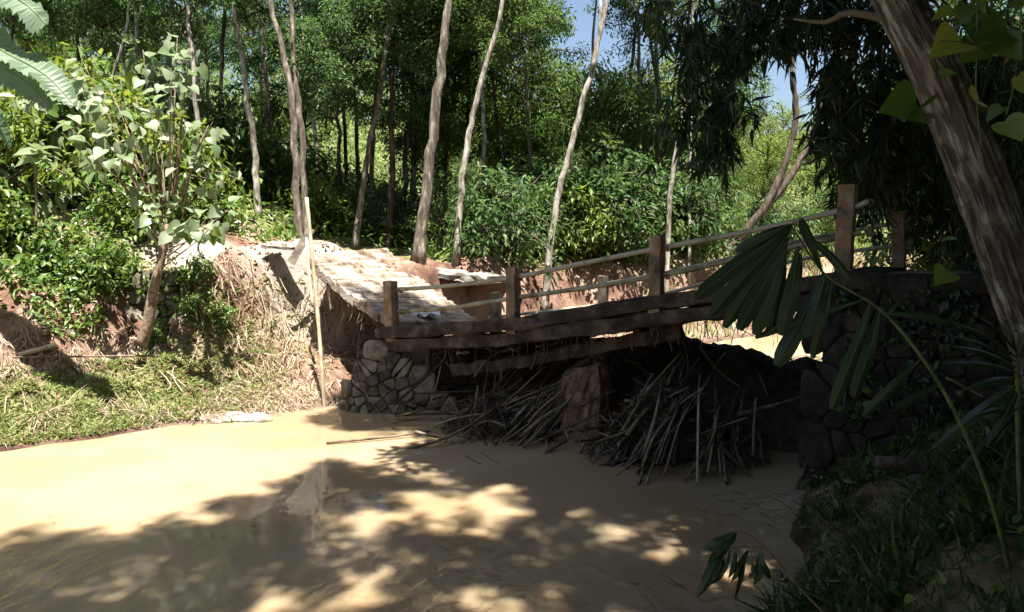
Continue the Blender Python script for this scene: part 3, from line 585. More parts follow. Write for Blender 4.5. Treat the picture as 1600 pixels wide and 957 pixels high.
# tall shade trees on the near bank, beyond the frame behind and above the camera
def shade_tree(label, base, centres, r0=.28):
    b = np.array([base[0], base[1], float(H(base[0], base[1])) - .2]); top = np.mean([c[0] for c in centres], 0)
    tr = [b, b * .6 + top * .4 + [0, 0, -.5], top]
    root = make_tree('shade_tree', label, tr, [r0, r0 * .7, r0 * .3], 'bark_brown', [(('shade', i % 3), np.array(c) - [0, 0, 2 * s_], s_, i * 1.3) for i, (c, s_) in enumerate(centres)])
def up(target, t, sc): return (np.array(target, float) + SUN * t, sc)
srng = np.random.default_rng(2024)
def spread_crowns(pts, t0, sc, jit=.35): return [up(np.array(p) + srng.normal(0, jit, 3) * [1, 1, 0], t0 + srng.uniform(-1.5, 1.5), sc * srng.uniform(.8, 1.25)) for p in pts]
wl = [(-7.4, 4.6, 0), (-5.6, 5.2, 0), (-6.6, 6.6, 0), (-4.4, 6.2, 0), (-5.0, 7.7, 0), (-3.0, 5.2, 0), (-2.6, 7.2, 0), (-3.4, 8.6, 0), (-1.2, 5.8, 0), (-.9, 8.0, 0), (-1.7, 9.6, 0), (.4, 6.6, 0), (.6, 9.2, 0), (1.6, 5.4, 0), (.0, 10.7, 0), (-8.4, 3.4, 0), (-4, 4, 0)]
shade_tree('tall leafy tree behind the camera shading the foreground water', (-2.5, -6), spread_crowns(wl, 17, .43))
bl = [bp_ for bp_ in ((3.2, 10.7, 2.4), (2.2, 11.5, 2.1), (1.2, 12.1, 1.9), (.1, 12.9, 1.7), (-1.0, 13.6, 1.4), (-1.9, 14.0, .9), (1.6, 10.6, .6), (2.6, 10.0, .5), (3.4, 9.3, 0), (-.4, 12.5, .4), (2.1, 9.6, .2), (-1.9, 13.5, .3), (3.9, 10.6, 2.6), (-1.5, 15.3, 1.5), (-.7, 16.4, 1.3))]
shade_tree('tall tree on the right bank shading the middle of the bridge', (9, 2.5), spread_crowns(bl, 18, .5, .2) + [up((8.2, 12.5, 4), 15, 1.2), up((9.5, 9.5, 3), 14, 1.2), up((6, 6, 2), 14, 1.0)], .3)
shade_tree('tall dense tree right of the camera shading the abutment and near bank', (7, -1), [up((3.6, 6.0, .5), 15, .85), up((5.8, 8.6, 1.5), 17, 1.05), up((4.6, 9.4, 1.5), 16, .7), up((5.2, 11.2, 4), 17, 1.0), up((6.5, 12.5, 6), 16, 1.2), up((3.2, 12.8, 5), 18, .8), up((4.4, 4.2, 3), 13, .7)] + [(np.array(c_, float), s_) for c_, s_ in (((4.0, 4.2, 8.6), .7), ((6.5, 4.5, 8.8), .9), ((8.5, 6.5, 9.2), 1.0), ((6.0, 7.2, 9.6), .8), ((9.5, 9.0, 10.5), 1.0), ((4.2, 6.4, 9.6), .6), ((5.5, 1.8, 8.4), .9), ((2.6, 1.5, 9.0), .8))], .34)  # low crowns listed last are added out of view to block sky light
for i, (bx, by, hh) in enumerate([(-9, -9, 9), (-4, -11, 11), (1.5, -8, 12), (6, -6, 13), (11, -3, 13), (13, 3, 12), (13.5, 8, 11), (-15, -10, 9), (-24, 6, 6), (-20, -4, 7), (17, 13, 9), (10.5, 5.5, 10)]):  # ring of unseen trees added to keep low sky light out
    b = np.array([bx, by, float(H(bx, by)) - .2])
    make_tree('bank_tree', 'unseen leafy tree added around the camera to block sky light', [b, b + [0, 0, hh * .5], b + [.3, 0, hh]], [.2, .15, .08], 'bark_brown', [(('shade', (i + j) % 3), b + [math.cos(i * 2 + j * 2.1) * 1.2, math.sin(i * 2 + j * 2.1) * 1.2, hh * (.12 + .3 * j)], 1.25, i + j * 2.0) for j in range(3)], 'unseen trees added to block sky light')

# ------------------------------------------------------------------ the collapsed bridge
W3 = 3.15
NEARK = [-.6, .1, 1, 2, 3, 3.2]; NZ = [2.80, 2.64, 2.26, 1.77, 1.45, 1.40]
FARK = [-.6, .1, 1, 2, 3, 3.2]; FZ = [2.80, 2.62, 2.20, 1.66, 1.25, 1.16]
K0 = np.array([4.24, 9.9]); STEP = 2.57
def bp(k, w, dz=0.0):
    xy = K0 - BD * STEP * k + BW * w
    zn = np.interp(k, NEARK, NZ); zf = np.interp(k, FARK, FZ)
    return np.array([xy[0], xy[1], zn + (zf - zn) * w / W3 + dz])
def ax3(xdir, up=(0, 0, 1)):
    x_ = nrm(xdir); y_ = nrm(np.cross(up, x_)); return np.stack([x_, y_, np.cross(x_, y_)])
bridge = thing('collapsed_bridge', 'long sagging bridge deck with posts and bamboo rails fallen across the river', 'bridge', None, tuple(bp(1.5, 1.5, -.3)))
rngb = np.random.default_rng(8)
nk_ = 24
def beam(name, w, dz, hgt, wid, k0=.02, k1=3.2, jit=.016, extra=None):
    g = Geo(); ks = np.linspace(k0, k1, nk_); pts = np.array([bp(k, w, dz) for k in ks])
    if extra is not None: pts[:, 2] += extra(ks)
    v = []
    for i, p in enumerate(pts):
        t = nrm(pts[min(i + 1, nk_ - 1)] - pts[max(i - 1, 0)]); s_ = nrm(np.cross((0, 0, 1), t)); u_ = np.cross(t, s_)
        for a, b in ((-.42, -.5), (.42, -.5), (.5, -.4), (.5, .4), (.42, .5), (-.42, .5), (-.5, .4), (-.5, -.4)):
            v.append(p + s_ * a * wid + u_ * b * hgt + rngb.normal(0, jit, 3))
    q = [[i * 8 + j, i * 8 + (j + 1) % 8, (i + 1) * 8 + (j + 1) % 8, (i + 1) * 8 + j] for i in range(nk_ - 1) for j in range(8)]
    g.add(v, q); g.f.append(np.array([list(range(7, -1, -1))])); g.f.append(np.array([[(nk_ - 1) * 8 + j for j in range(8)]]))
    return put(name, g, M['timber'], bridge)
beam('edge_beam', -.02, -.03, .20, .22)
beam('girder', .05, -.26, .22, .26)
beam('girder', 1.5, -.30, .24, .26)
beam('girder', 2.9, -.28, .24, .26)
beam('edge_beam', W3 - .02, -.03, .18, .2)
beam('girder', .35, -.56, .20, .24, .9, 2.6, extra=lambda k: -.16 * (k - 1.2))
# deck planks across
for i in range(46):
    k = .04 + i * 3.12 / 46
    a, b = bp(k, .1), bp(k, W3 - .1); L = np.linalg.norm(b - a) + rngb.uniform(-.12, .05)
    c = (a + b) / 2 + [0, 0, -.075 + rngb.normal(0, .012)]; d_ = nrm(b - a)
    tang = nrm(bp(k + .05, 1.5) - bp(k - .05, 1.5)); up_ = np.cross(d_, tang); up_ = up_ if up_[2] > 0 else -up_
    put('plank', Geo().box(c, ax3(d_, up_), (L, .155, .07), .008, rngb, 3), M['oldwood'] if i % 3 else M['slabtop'], bridge)
# posts: near row k = 0..3, far row k = 0, 2, 3
def post(k, w, hgt, tilt, base=None, size=.185):
    b = bp(k, w, -.12) if base is None else np.array(base)
    g = Geo(); u_ = nrm(np.array([tilt[0], tilt[1], 1.0])); x_ = nrm(np.array([BD[0], BD[1], 0])); y_ = nrm(np.cross(u_, x_)); x_ = np.cross(y_, u_)
    g.box(b + u_ * (hgt / 2), np.stack([u_, x_, y_]), (hgt + .12, size, size), .009, rngb, 7)
    put('post', g, M['post'], bridge); return b + u_ * hgt * .86, b + u_ * hgt * .45, u_
NP = [post(0, .0, .98, (.02, .0), base=P(1318, 412, 9.9) - [0, 0, .05], size=.20), post(1, .0, 1.02, (-.01, -.03)), post(2, .0, .98, (.0, -.03)), post(3.08, .02, 1.0, (-.02, -.04), size=.2)]
FP = [post(0, W3, .86, (-.05, .02), base=P(1405, 416, 12.4) - [0, 0, .05], size=.19), post(1, W3, .2, (.05, .05)), post(2, W3, .82, (.0, -.02), size=.17), post(3, W3 - .1, .80, (.0, -.05), size=.2)]
def rail(p, r=.032, bow=.02):
    pts = [p[0]]
    for a, b in zip(p[:-1], p[1:]): pts += [(a + b) / 2 - [0, 0, bow], b]
    c = curve(pts, 26); rr = np.where(np.arange(26) % 5 == 0, r * 1.12, r)
    put('rail', Geo().tube(c, rr, 8, .03), M['bamboo'], bridge, True)
def px_rail(pl, r, w):
    # rail threaded along the post row through the photo's rows
    pts = []
    for px, py, k in pl:
        xy = K0 - BD * STEP * k + BW * w; d = xy[1]; pts.append(P(px, py, d))
    c = curve(pts, 30); rr = np.where(np.arange(30) % 6 == 0, r * 1.15, r)
    put('rail', Geo().tube(c, rr, 8, .03), M['bamboo'], bridge, True)
    for p_, (px, py, k) in zip(pts, pl):
        if abs(k - round(k)) < .09 and k > -.09:
            for o_ in (-.012, .012, .03):
                th_ = np.linspace(0, 2 * math.pi, 13); q_ = p_ + np.array([BD[0], BD[1], 0]) * (.1 + o_) + np.outer(np.cos(th_), [BW[0], BW[1], 0]) * r * 1.35 + np.outer(np.sin(th_), [0, 0, 1]) * r * 1.35
                put('lashing', Geo().tube(q_, .007, 4, cap=False), M['twig'], bridge)
px_rail([(620, 453, 3.06), (700, 447, 2.5), (803, 434, 2), (915, 411, 1.45), (1032, 388, 1), (1170, 362, .45), (1315, 329, 0), (1358, 315, -.12)], .036, .0)
px_rail([(622, 487, 3.06), (700, 482, 2.5), (803, 466, 2), (915, 450, 1.45), (1032, 431, 1), (1170, 401, .45), (1315, 370, 0), (1345, 364, -.08)], .036, .0)
px_rail([(764, 497, 3), (850, 487, 2.5), (943, 476, 2), (1032, 461, 1.5), (1140, 432, 1), (1270, 402, .5), (1400, 384, 0), (1425, 378, -.1)], .032, W3)
px_rail([(764, 472, 3), (850, 461, 2.5), (943, 444, 2), (1032, 428, 1.5), (1140, 404, 1), (1270, 372, .5), (1400, 349, 0), (1422, 341, -.1)], .032, W3)

# tilted approach slab
slab = thing('fallen_slab', 'sunlit mud-caked slab tilting down from the left road to the fallen deck', 'slab', None, (-3, 16.5, 2))
SA, SB, SC, SD = P(476, 398, 15.95), P(607, 500, 14.55), P(757, 508, 17.0), P(602, 388, 19.2)   # top-near, low-near, low-far, top-far
def sp(u, v): return (SA * (1 - v) + SD * v) * (1 - u) + (SB * (1 - v) + SC * v) * u + np.array([0, 0, -.10 * math.sin(math.pi * u)])
NPL = 18
for i in range(NPL):
    u0, u1 = i / NPL + .0015, (i + 1) / NPL - .0015
    dz = rngb.normal(.0, .010); e0, e1 = rngb.uniform(-.012, .015), 1 + rngb.uniform(-.015, .015)
    g = Geo(); v = []; nn = 7
    for j in range(nn):
        vv = e0 + (e1 - e0) * j / (nn - 1)
        a, b = sp(u0, vv), sp(u1, vv); n_ = np.array([0, 0, 1.0]); bul = rngb.normal(.012, .008)
        for p, z_ in ((a, -.16), (a, dz), (a * .7 + b * .3, dz + .02 + bul), (a * .3 + b * .7, dz + .02 + bul), (b, dz - .01), (b, -.17)):
            v.append(p + n_ * z_ + rngb.normal(0, .006, 3))
    q = [[j * 6 + m_, j * 6 + (m_ + 1) % 6, (j + 1) * 6 + (m_ + 1) % 6, (j + 1) * 6 + m_] for j in range(nn - 1) for m_ in range(6)]
    g.add(v, q); g.f.append(np.array([[5, 4, 3, 2, 1, 0]])); g.f.append(np.array([[(nn - 1) * 6 + m_ for m_ in range(6)]]))
    put('plank', g, M['slabtop'], slab)
for v_ in (.12, .5, .88):
    a, b = sp(0, v_), sp(1, v_); g = Geo().tube(curve([a - [0, 0, .3], sp(.5, v_) - [0, 0, .32], b - [0, 0, .28]], 8), .11, 8, .06); put('bearer', g, M['timber'], slab, True)

# broken concrete edge beyond the slab
g = Geo(); a, b = P(640, 418, 20.3), P(780, 438, 19.4); g.box((a + b) / 2, ax3(b - a), (np.linalg.norm(b - a), 1.5, .16), .05, rngb, 10)
tag(put('broken_slab', g, M['concrete']), 'broken grey concrete road edge overhanging the far bank hollow', 'concrete slab')
# abutment of the right bank with its capping and road deck
ab = thing('bridge_abutment', 'dark moss-stained stone abutment in the shade under the right end', 'abutment', None, (5.5, 9.5, 0))
a3 = lambda a, b, z: np.array([*(ABUT + BD * a + BW * b), z])
g = Geo(); v = []; na, nz = 40, 16; rw = np.random.default_rng(4)
aa = np.linspace(0, 7, na); zz = np.linspace(-.8, 2.58, nz)
for i, a in enumerate(aa):
    for z in zz: v.append(a3(a, (.06 if i else 0) * rw.normal() * .8 + .12 * (2.58 - z) / -3 + .02, z))
q = [[i * nz + j, (i + 1) * nz + j, (i + 1) * nz + j + 1, i * nz + j + 1] for i in range(na - 1) for j in range(nz - 1)]
g.add(v, q)
v = []; nb = 18; bb = np.linspace(0, W3 + .2, nb)
for i, b in enumerate(bb):
    for z in zz: v.append(a3((.04 * rw.normal() if 0 < i < nb - 1 else 0), b, z))
q = [[i * nz + j + 1, (i + 1) * nz + j + 1, (i + 1) * nz + j, i * nz + j] for i in range(nb - 1) for j in range(nz - 1)]
g.add(v, q)
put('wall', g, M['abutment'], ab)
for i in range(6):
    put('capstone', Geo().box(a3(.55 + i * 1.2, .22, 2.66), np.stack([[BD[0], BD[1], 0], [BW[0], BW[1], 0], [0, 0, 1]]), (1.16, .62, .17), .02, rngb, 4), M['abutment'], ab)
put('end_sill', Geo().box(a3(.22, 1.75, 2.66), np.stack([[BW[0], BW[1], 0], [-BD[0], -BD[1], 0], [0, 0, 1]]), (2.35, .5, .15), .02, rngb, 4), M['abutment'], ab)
# rubble stones of the abutment face
def clip_poly(poly, n, c):
    out = []
    for i in range(len(poly)):
        p, q_ = poly[i], poly[(i + 1) % len(poly)]; dp, dq = p @ n - c, q_ @ n - c
        if dp <= 0: out.append(p)
        if (dp < 0) != (dq < 0): out.append(p + (q_ - p) * dp / (dp - dq))
    return out
def stones(root, outline, cell, surface, mat, rng, gap=.016, proud=.07, name='stone'):
    """irregular fitted stones: Voronoi cells of jittered points inside an outline (u,v); surface(u,v) -> point, normal"""
    out = np.array(outline, float); lo, hi = out.min(0), out.max(0); pts = []
    def inp(p):
        r = False
        for i in range(len(out)):
            a, b = out[i], out[(i + 1) % len(out)]
            if (a[1] > p[1]) != (b[1] > p[1]) and p[0] < (b[0] - a[0]) * (p[1] - a[1]) / (b[1] - a[1]) + a[0]: r = not r
        return r
    y, row = lo[1] + cell * .4, 0
    while y < hi[1] + cell * .3:
        x = lo[0] + cell * (.3 + .5 * (row % 2))
        while x < hi[0] + cell * .3:
            p = np.array([x, y]) + rng.normal(0, cell * .3, 2)
            if inp(p): pts.append(p)
            x += cell * rng.uniform(.8, 1.3)
        y += cell * .78; row += 1
    pts = np.array(pts)
    for i, p in enumerate(pts):
        poly = [p + cell * 1.1 * np.array(o) for o in ((-1, -1), (1, -1), (1, 1), (-1, 1))]
        for j, q_ in enumerate(pts):
            if i == j or np.abs(q_ - p).max() > cell * 2.4: continue
            n = nrm(q_ - p); poly = clip_poly(poly, n, n @ (p + q_) / 2 - gap)
            if len(poly) < 3: break
        if len(poly) < 3: continue
        poly = np.array(poly); c = poly.mean(0); k = len(poly)
        if k < 3: continue
        # cut the corners once
        pp = []
        for a in range(k):
            A, B_, C_ = poly[a - 1], poly[a], poly[(a + 1) % k]; pp += [B_ + (A - B_) * .2, B_ + (C_ - B_) * .2]
        poly = np.array(pp); k = len(poly); pr = proud * rng.uniform(.6, 1.4); v = []
        tilt = rng.normal(0, .12, 2)
        for sc_, dp in ((1.0, -.06), (.99, pr * .45), (.80, pr)):
            for a in poly:
                w_ = c + (a - c) * sc_; s_, n_ = surface(*w_); v.append(s_ + n_ * (dp + (tilt @ (w_ - c) if dp > 0 else 0)))
        s_, n_ = surface(*c); v.append(s_ + n_ * pr * 1.05)
        q = [[r_ * k + a, r_ * k + (a + 1) % k, (r_ + 1) * k + (a + 1) % k, (r_ + 1) * k + a] for r_ in range(2) for a in range(k)]
        t = [[2 * k + a, 2 * k + (a + 1) % k, 3 * k] for a in range(k)]
        put(name, Geo().add(v, q, t), mat, root)
stones(ab, [(0.05, -.1), (4.2, -.1), (4.2, 2.5), (.05, 2.5)], .27, lambda u, v: (a3(u, -.02 - .04 * (2.58 - v), v), np.array([-BW[0], -BW[1], 0])), M['abutment'], np.random.default_rng(2), .008, .028)

# heap of fitted stones: the left pier footing
sw = thing('stone_footing', 'rounded masonry footing of fitted tan stones below the tilted slab', 'stone wall', None, (-2.2, 14.0, 0))
SW0 = G(527, 646, 0); SW1 = G(700, 650, 0)
def swsurf(u, v):
    # u along the base (m), v height; leans back and curves round at the left
    e = nrm(SW1 - SW0); L = np.linalg.norm(SW1 - SW0); nb_ = np.array([e[1], -e[0], 0])
    bend = .9 * max(0, .55 - u) ** 2 + .25 * max(0, u - 1.4) ** 2
    p = SW0 + e * u - nb_ * (.05 + bend + .38 * v + .12 * v * v) + np.array([0, 0, v])
    return p, nrm(nb_ + np.array([0, 0, .45]) - e * .8 * max(0, .55 - u))
outl = [(-.02, -.12), (.0, .25), (.25, .6), (.55, 1.02), (.85, 1.05), (1.2, .78), (1.6, .45), (1.9, .2), (2.0, -.12)]
stones(sw, outl, .22, swsurf, M['stone'], np.random.default_rng(6), .006, .035)
g = Geo(); v = []; nu, nv = 22, 14
for i in range(nu):
    u = -.1 + 2.3 * i / (nu - 1); top = np.interp(u, [-.1, .25, .62, .95, 1.3, 1.75, 2.2], [.2, .6, 1.02, 1.04, .76, .45, .1])
    for j in range(nv):
        s_, n_ = swsurf(u, -.3 + (top + .3) * min(1, j / (nv - 4))); s_ = s_ - n_ * .015
        if j > nv - 4: s_ = s_ + np.array([0, 1, -.25]) * .22 * (j - nv + 4)
        v.append(s_ + rngb.normal(0, .006, 3))
g.add(v, [[i * nv + j, (i + 1) * nv + j, (i + 1) * nv + j + 1, i * nv + j + 1] for i in range(nu - 1) for j in range(nv - 1)])
put('mortar_core', g, M['mortar'], sw, True)
# old retaining wall on the left bank, half overgrown
rw_ = thing('retaining_wall', 'old rubble retaining wall half hidden by plants on the left bank', 'stone wall', None, (-6.3, 15, 1.5))
RA, RB = P(215, 500, 15.5), P(352, 490, 15.85)
def rwsurf(u, v):
    e = nrm((RB - RA) * [1, 1, 0]); nb_ = np.array([e[1], -e[0], 0]); p = RA + e * u; p[2] = 1.45 + v
    return p - nb_ * .15 * v, nrm(nb_ + [0, 0, .15])
stones(rw_, [(0, 0), (1.4, 0), (1.6, .45), (1.3, .85), (0, .95)], .25, rwsurf, M['mossstone'], np.random.default_rng(16), .015, .05)
g = Geo(); v = [rwsurf(u, z)[0] - rwsurf(u, z)[1] * .02 for u in np.linspace(-.1, 1.85, 10) for z in np.linspace(-.4, 1.05, 6)]
v = v + [p + np.array([0, .5, 0]) for p in v[5::6]]
g.add(v, [[i * 6 + j, (i + 1) * 6 + j, (i + 1) * 6 + j + 1, i * 6 + j + 1] for i in range(9) for j in range(5)] + [[i * 6 + 5, (i + 1) * 6 + 5, 60 + i + 1, 60 + i] for i in range(9)])
put('mortar_core', g, M['mortar'], rw_, True)

# toppled pier in midstream
pier = thing('toppled_pier', 'toppled mud-brown bridge pier leaning in the water under the deck', 'pier', None, (1, 11.5, 0))
def hull(name, corners, mat, sub=5, jit=.03, rng=rngb):
    """box from 8 corners (4 bottom, 4 top), faces subdivided and roughened"""
    c = np.array(corners, float); g = Geo(); rg = np.random.default_rng(len(name) + int(abs(c.sum() * 10)) % 99)
    for f in ([0, 1, 5, 4], [1, 2, 6, 5], [2, 3, 7, 6], [3, 0, 4, 7], [4, 5, 6, 7], [3, 2, 1, 0]):
        A, B_, C_, D_ = c[f]; v = []
        for i in range(sub + 1):
            for j in range(sub + 1):
                a, b = i / sub, j / sub; p = (A * (1 - a) + B_ * a) * (1 - b) + (D_ * (1 - a) + C_ * a) * b
                edge = i in (0, sub) or j in (0, sub); p = p + np.sin(p * 7.3 + np.roll(p, 1) * 5.1) * jit * .6 + (0 if edge else rg.normal(0, jit * .5, 3)); v.append(p)
        g.add(v, [[i * (sub + 1) + j, (i + 1) * (sub + 1) + j, (i + 1) * (sub + 1) + j + 1, i * (sub + 1) + j + 1] for i in range(sub) for j in range(sub)])
    return g
b0, b1 = G(868, 695, -.0), G(942, 695, -.0)
t0, t1 = P(882, 588, b0[1] + .3), P(934, 574, b0[1] + .35)
dp = np.array([.35, .75, 0])
put('block', hull('block', [b0 - [0, 0, .5], b1 - [0, 0, .5], b1 + dp - [0, 0, .5], b0 + dp - [0, 0, .5], t0, t1, t1 + dp, t0 + dp], None, 7, .045), M['mudclay'], pier)
q0, q1 = P(800, 690, 12.1), P(866, 680, 11.9); u0, u1 = P(900, 560, 12.8), P(958, 543, 12.7); th = np.array([.2, .6, -.45])
put('leaning_slab', hull('leaning', [q0 + th - [0, 0, .3], q1 + th - [0, 0, .3], u1 + th, u0 + th, q0 - [0, 0, .3], q1 - [0, 0, .3], u1, u0], None, 8, .075), M['mudgrey'], pier)
# second pier stub in the dark under the far half of the deck
c0 = bp(1.45, 2.6); hb = [c0 + np.array([x, y, z]) for z in (-2.4, -.45) for x, y in ((-.35, -.4), (.35, -.4), (.35, .5), (-.35, .5))]
put('block', hull('stub', hb, None, 6, .04), M['mudclay'], pier)

# ------------------------------------------------------------------ flood debris piles
def stick(g, a, b, r, sag=0.0, rng=rngb, seg=6, n=6):
    L_ = np.linalg.norm(np.array(b) - a); m = (np.array(a) + b) / 2 + rng.normal(0, .045, 3) * L_ + [0, 0, -sag]
    c = curve([a, m, b], n); g.tube(c, np.linspace(r, r * .6, n), seg, .08, rng)
    if rng.random() < .45:
        q = c[int(rng.integers(2, n - 1))]; e = q + (nrm(np.array(b) - a) + rng.normal(0, .5, 3)) * L_ * rng.uniform(.15, .35); g.tube(curve([q, (q + e) / 2 + rng.normal(0, .03, 3), e], 4), [r * .5, r * .4, r * .3, r * .2], 5, .05, rng)
    return g
def pile(name, label, base_pts, top_pts, npole, ntwig, core, seed, rmax=.034):
    rg = np.random.default_rng(seed); cen = np.mean(core, 0)
    root = thing(name, label, 'debris pile', None, (cen[0], cen[1], 0))
    # muddy core: lumpy mound
    lo, hi = np.min(core, 0), np.max(core, 0); g = Geo(); nn = 22; v = []
    for i in range(nn):
        for j in range(nn):
            u, w_ = i / (nn - 1) * 2 - 1, j / (nn - 1) * 2 - 1; rr = min(1, math.hypot(u, w_))
            x_, y_ = cen[0] + u * (hi[0] - lo[0]) / 2, cen[1] + w_ * (hi[1] - lo[1]) / 2
            v.append([x_, y_, -.3 + (hi[2] + .25) * (1 - rr ** 1.7) + .10 * rg.normal() * (1 - rr)])
    g.add(v, [[i * nn + j, (i + 1) * nn + j, (i + 1) * nn + j + 1, i * nn + j + 1] for i in range(nn - 1) for j in range(nn - 1)])
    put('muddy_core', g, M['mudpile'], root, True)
    B_, T_ = np.array(base_pts), np.array(top_pts)
    for i in range(npole):
        u = rg.random(); a = np.array([np.interp(u, np.linspace(0, 1, len(B_)), B_[:, k]) for k in range(3)]) + rg.normal(0, .10, 3)
        w_ = np.clip(u + rg.normal(0, .10), 0, 1); b = np.array([np.interp(w_, np.linspace(0, 1, len(T_)), T_[:, k]) for k in range(3)]) + rg.normal(0, .16, 3)
        e = rg.uniform(.55, 1.1); s0 = rg.uniform(-.05, .25)
        a, b = a + (b - a) * s0, a + (b - a) * e
        if i % 2:
            u, w_ = rg.normal(0, .45, 2); rr_ = min(.95, math.hypot(u, w_)); c_ = np.array([cen[0] + u * (hi[0] - lo[0]) / 2, cen[1] + w_ * (hi[1] - lo[1]) / 2, max(.03, -.3 + (hi[2] + .25) * (1 - rr_ ** 1.7) + .04)])
            d_ = nrm(rg.normal(0, 1, 3) * [1, .8, .35] + [.9, .3, .7]) * rg.uniform(.25, .75); a, b = c_ - d_, c_ + d_
        bam = rg.random() < .45
        put('bamboo_pole' if bam else 'branch', stick(Geo(), a, b, rg.uniform(.010, rmax * 1.25) * rg.uniform(.7, 1), rg.uniform(-.04, .06), rg), M['bamboo'] if bam and rg.random() < .2 else M['debris'], root, True)
    g = Geo(); lf = Geo(); n = ntwig
    for i in range(n):
        u, w_ = rg.normal(0, .42, 2); u, w_ = np.clip([u, w_], -1, 1); rr = min(1, math.hypot(u, w_))
        p = np.array([cen[0] + u * (hi[0] - lo[0]) / 2, cen[1] + w_ * (hi[1] - lo[1]) / 2, max(.02, -.3 + (hi[2] + .25) * (1 - rr ** 1.7) + .05)])
        d = nrm(rg.normal(0, 1, 3) * [1, .7, .8] + [.3, 0, .1]) * rg.uniform(.12, .42)
        g.tube(curve([p - d / 2, p + rg.normal(0, .05, 3), p + d / 2 + [0, 0, -.04]], 4), rg.uniform(.003, .010), 4, cap=False)
    o = put('twig_tangle', g, M['debris'], root, True); o['kind'] = 'stuff'
    n = ntwig * 2; u = np.clip(rg.normal(0, .45, (n, 2)), -1, 1); rr = np.minimum(1, np.hypot(u[:, 0], u[:, 1]))
    p = np.stack([cen[0] + u[:, 0] * (hi[0] - lo[0]) / 2, cen[1] + u[:, 1] * (hi[1] - lo[1]) / 2, np.maximum(.02, -.3 + (hi[2] + .25) * (1 - rr ** 1.7) + rg.uniform(.0, .18, n))], 1)
    L = rg.uniform(.10, .35, n); stamp(lf, *BLADE, p, frames(nrm(rg.normal(0, 1, (n, 3)) + [0, 0, -.5]), rng=rg), np.stack([L, np.full(n, .012), L], 1))
    o = put('straw_tangle', lf, M['debris'], root); o['kind'] = 'stuff'
    return root
ba = [G(915, 700), G(960, 735), G(1020, 760), G(1090, 755), G(1150, 745), G(1185, 725)]
ta = [P(1040, 568, 11.6), P(1065, 570, 11.6), P(1105, 575, 11.6), P(1140, 590, 11.4), P(1165, 625, 11.2), P(1180, 650, 11.0)]
pile('debris_pile', 'large dark heap of bamboo, branches and straw caught under the deck', ba, ta, 96, 1300, [G(915, 715) + [0, .9, 0], G(1195, 745) + [0, .9, 0], P(1050, 625, 11.6), P(1060, 625, 10.6)], 31)
bb_ = [G(690, 665), G(740, 680), G(790, 700), G(830, 700)]
tb = [P(800, 600, 12.9), P(850, 585, 12.8), P(900, 585, 12.6), P(945, 570, 12.5)]
pile('debris_pile', 'smaller tangle of slanting bamboo left of the toppled pier', bb_, tb, 70, 900, [G(690, 660) + [0, .6, 0], G(850, 690) + [0, .6, 0], P(780, 645, 12.9), P(780, 645, 11.9)], 32, .03)
def loose(name, label, pts, r, mat='debris', twigs=()):
    c = curve(pts, 12); g = Geo().tube(c, np.linspace(r, r * .6, 12), 7, .07)
    for t in twigs: g.tube(curve(t, 6), np.linspace(r * .6, r * .3, 6), 5, .05)
    return tag(put(name, g, M[mat], None, True), label, 'branch' if 'branch' in name else 'stick')
loose('driftwood_branch', 'dark thin branch lying flat on the water left of the debris', [G(510, 692, .03), G(590, 685, .04), G(640, 679, .05), G(672, 674, .03)], .022)
loose('driftwood_branch', 'pale broken branch slanting from the water into the smaller tangle', [G(632, 704, -.02), G(680, 690, .08), G(720, 673, .2), P(770, 640, 12.2)], .028, 'twig')
loose('driftwood_branch', 'reddish log lying along the foot of the stone footing', [G(617, 648, .10), G(670, 645, .14), G(716, 646, .12)], .05)
loose('driftwood_branch', 'long branch leaning diagonally across the fitted stones', [P(615, 632, 13.3), P(660, 595, 13.4), P(698, 560, 13.5)], .026, 'debris', [[P(690, 568, 13.5), P(680, 610, 13.35), P(668, 640, 13.2)]])
loose('driftwood_branch', 'forked pale twig hanging over the stones into the water', [P(552, 585, 13.6), P(575, 620, 13.45), P(600, 655, 13.3), G(617, 670, .02)], .014, 'straw' if False else 'twig', [[P(575, 620, 13.45), P(592, 632, 13.4), P(600, 650, 13.3)], [P(565, 608, 13.5), P(560, 575, 13.6), P(553, 560, 13.7)]])
loose('driftwood_branch', 'sunlit stick poking right out of the large debris heap', [P(1152, 648, 10.9), P(1215, 632, 11.0), P(1285, 610, 11.3)], .032, 'twig')
loose('driftwood_branch', 'green bamboo stem standing in front of the large debris heap', [G(1098, 745, -.05), P(1108, 700, 10.2), P(1118, 672, 10.25)], .028, 'green_stem')
loose('driftwood_branch', 'curved root reaching from the large heap into the water', [P(1128, 700, 10.3), P(1150, 722, 10.2), G(1178, 750, -.03)], .035)
loose('driftwood_branch', 'short stub standing in the water before the large heap', [G(995, 768, -.05), P(1002, 745, 9.95), P(1005, 730, 10.0)], .028)
loose('driftwood_branch', 'thin stick leaning on the foot of the abutment', [G(1243, 770, -.05), P(1262, 720, 9.6), P(1285, 660, 9.8)], .025)
loose('driftwood_branch', 'two-armed twig in the water below the smaller tangle', [G(728, 712, .01), G(752, 725, .02)], .014, 'debris', [[G(752, 707, .01), G(778, 724, .02)]])
loose('driftwood_branch', 'bare branch hanging under the deck above the smaller tangle', [P(740, 590, 13.4), P(765, 560, 13.5), P(800, 545, 13.6), P(830, 575, 13.2)], .016, 'twig', [[P(765, 560, 13.5), P(755, 620, 13.2)]])

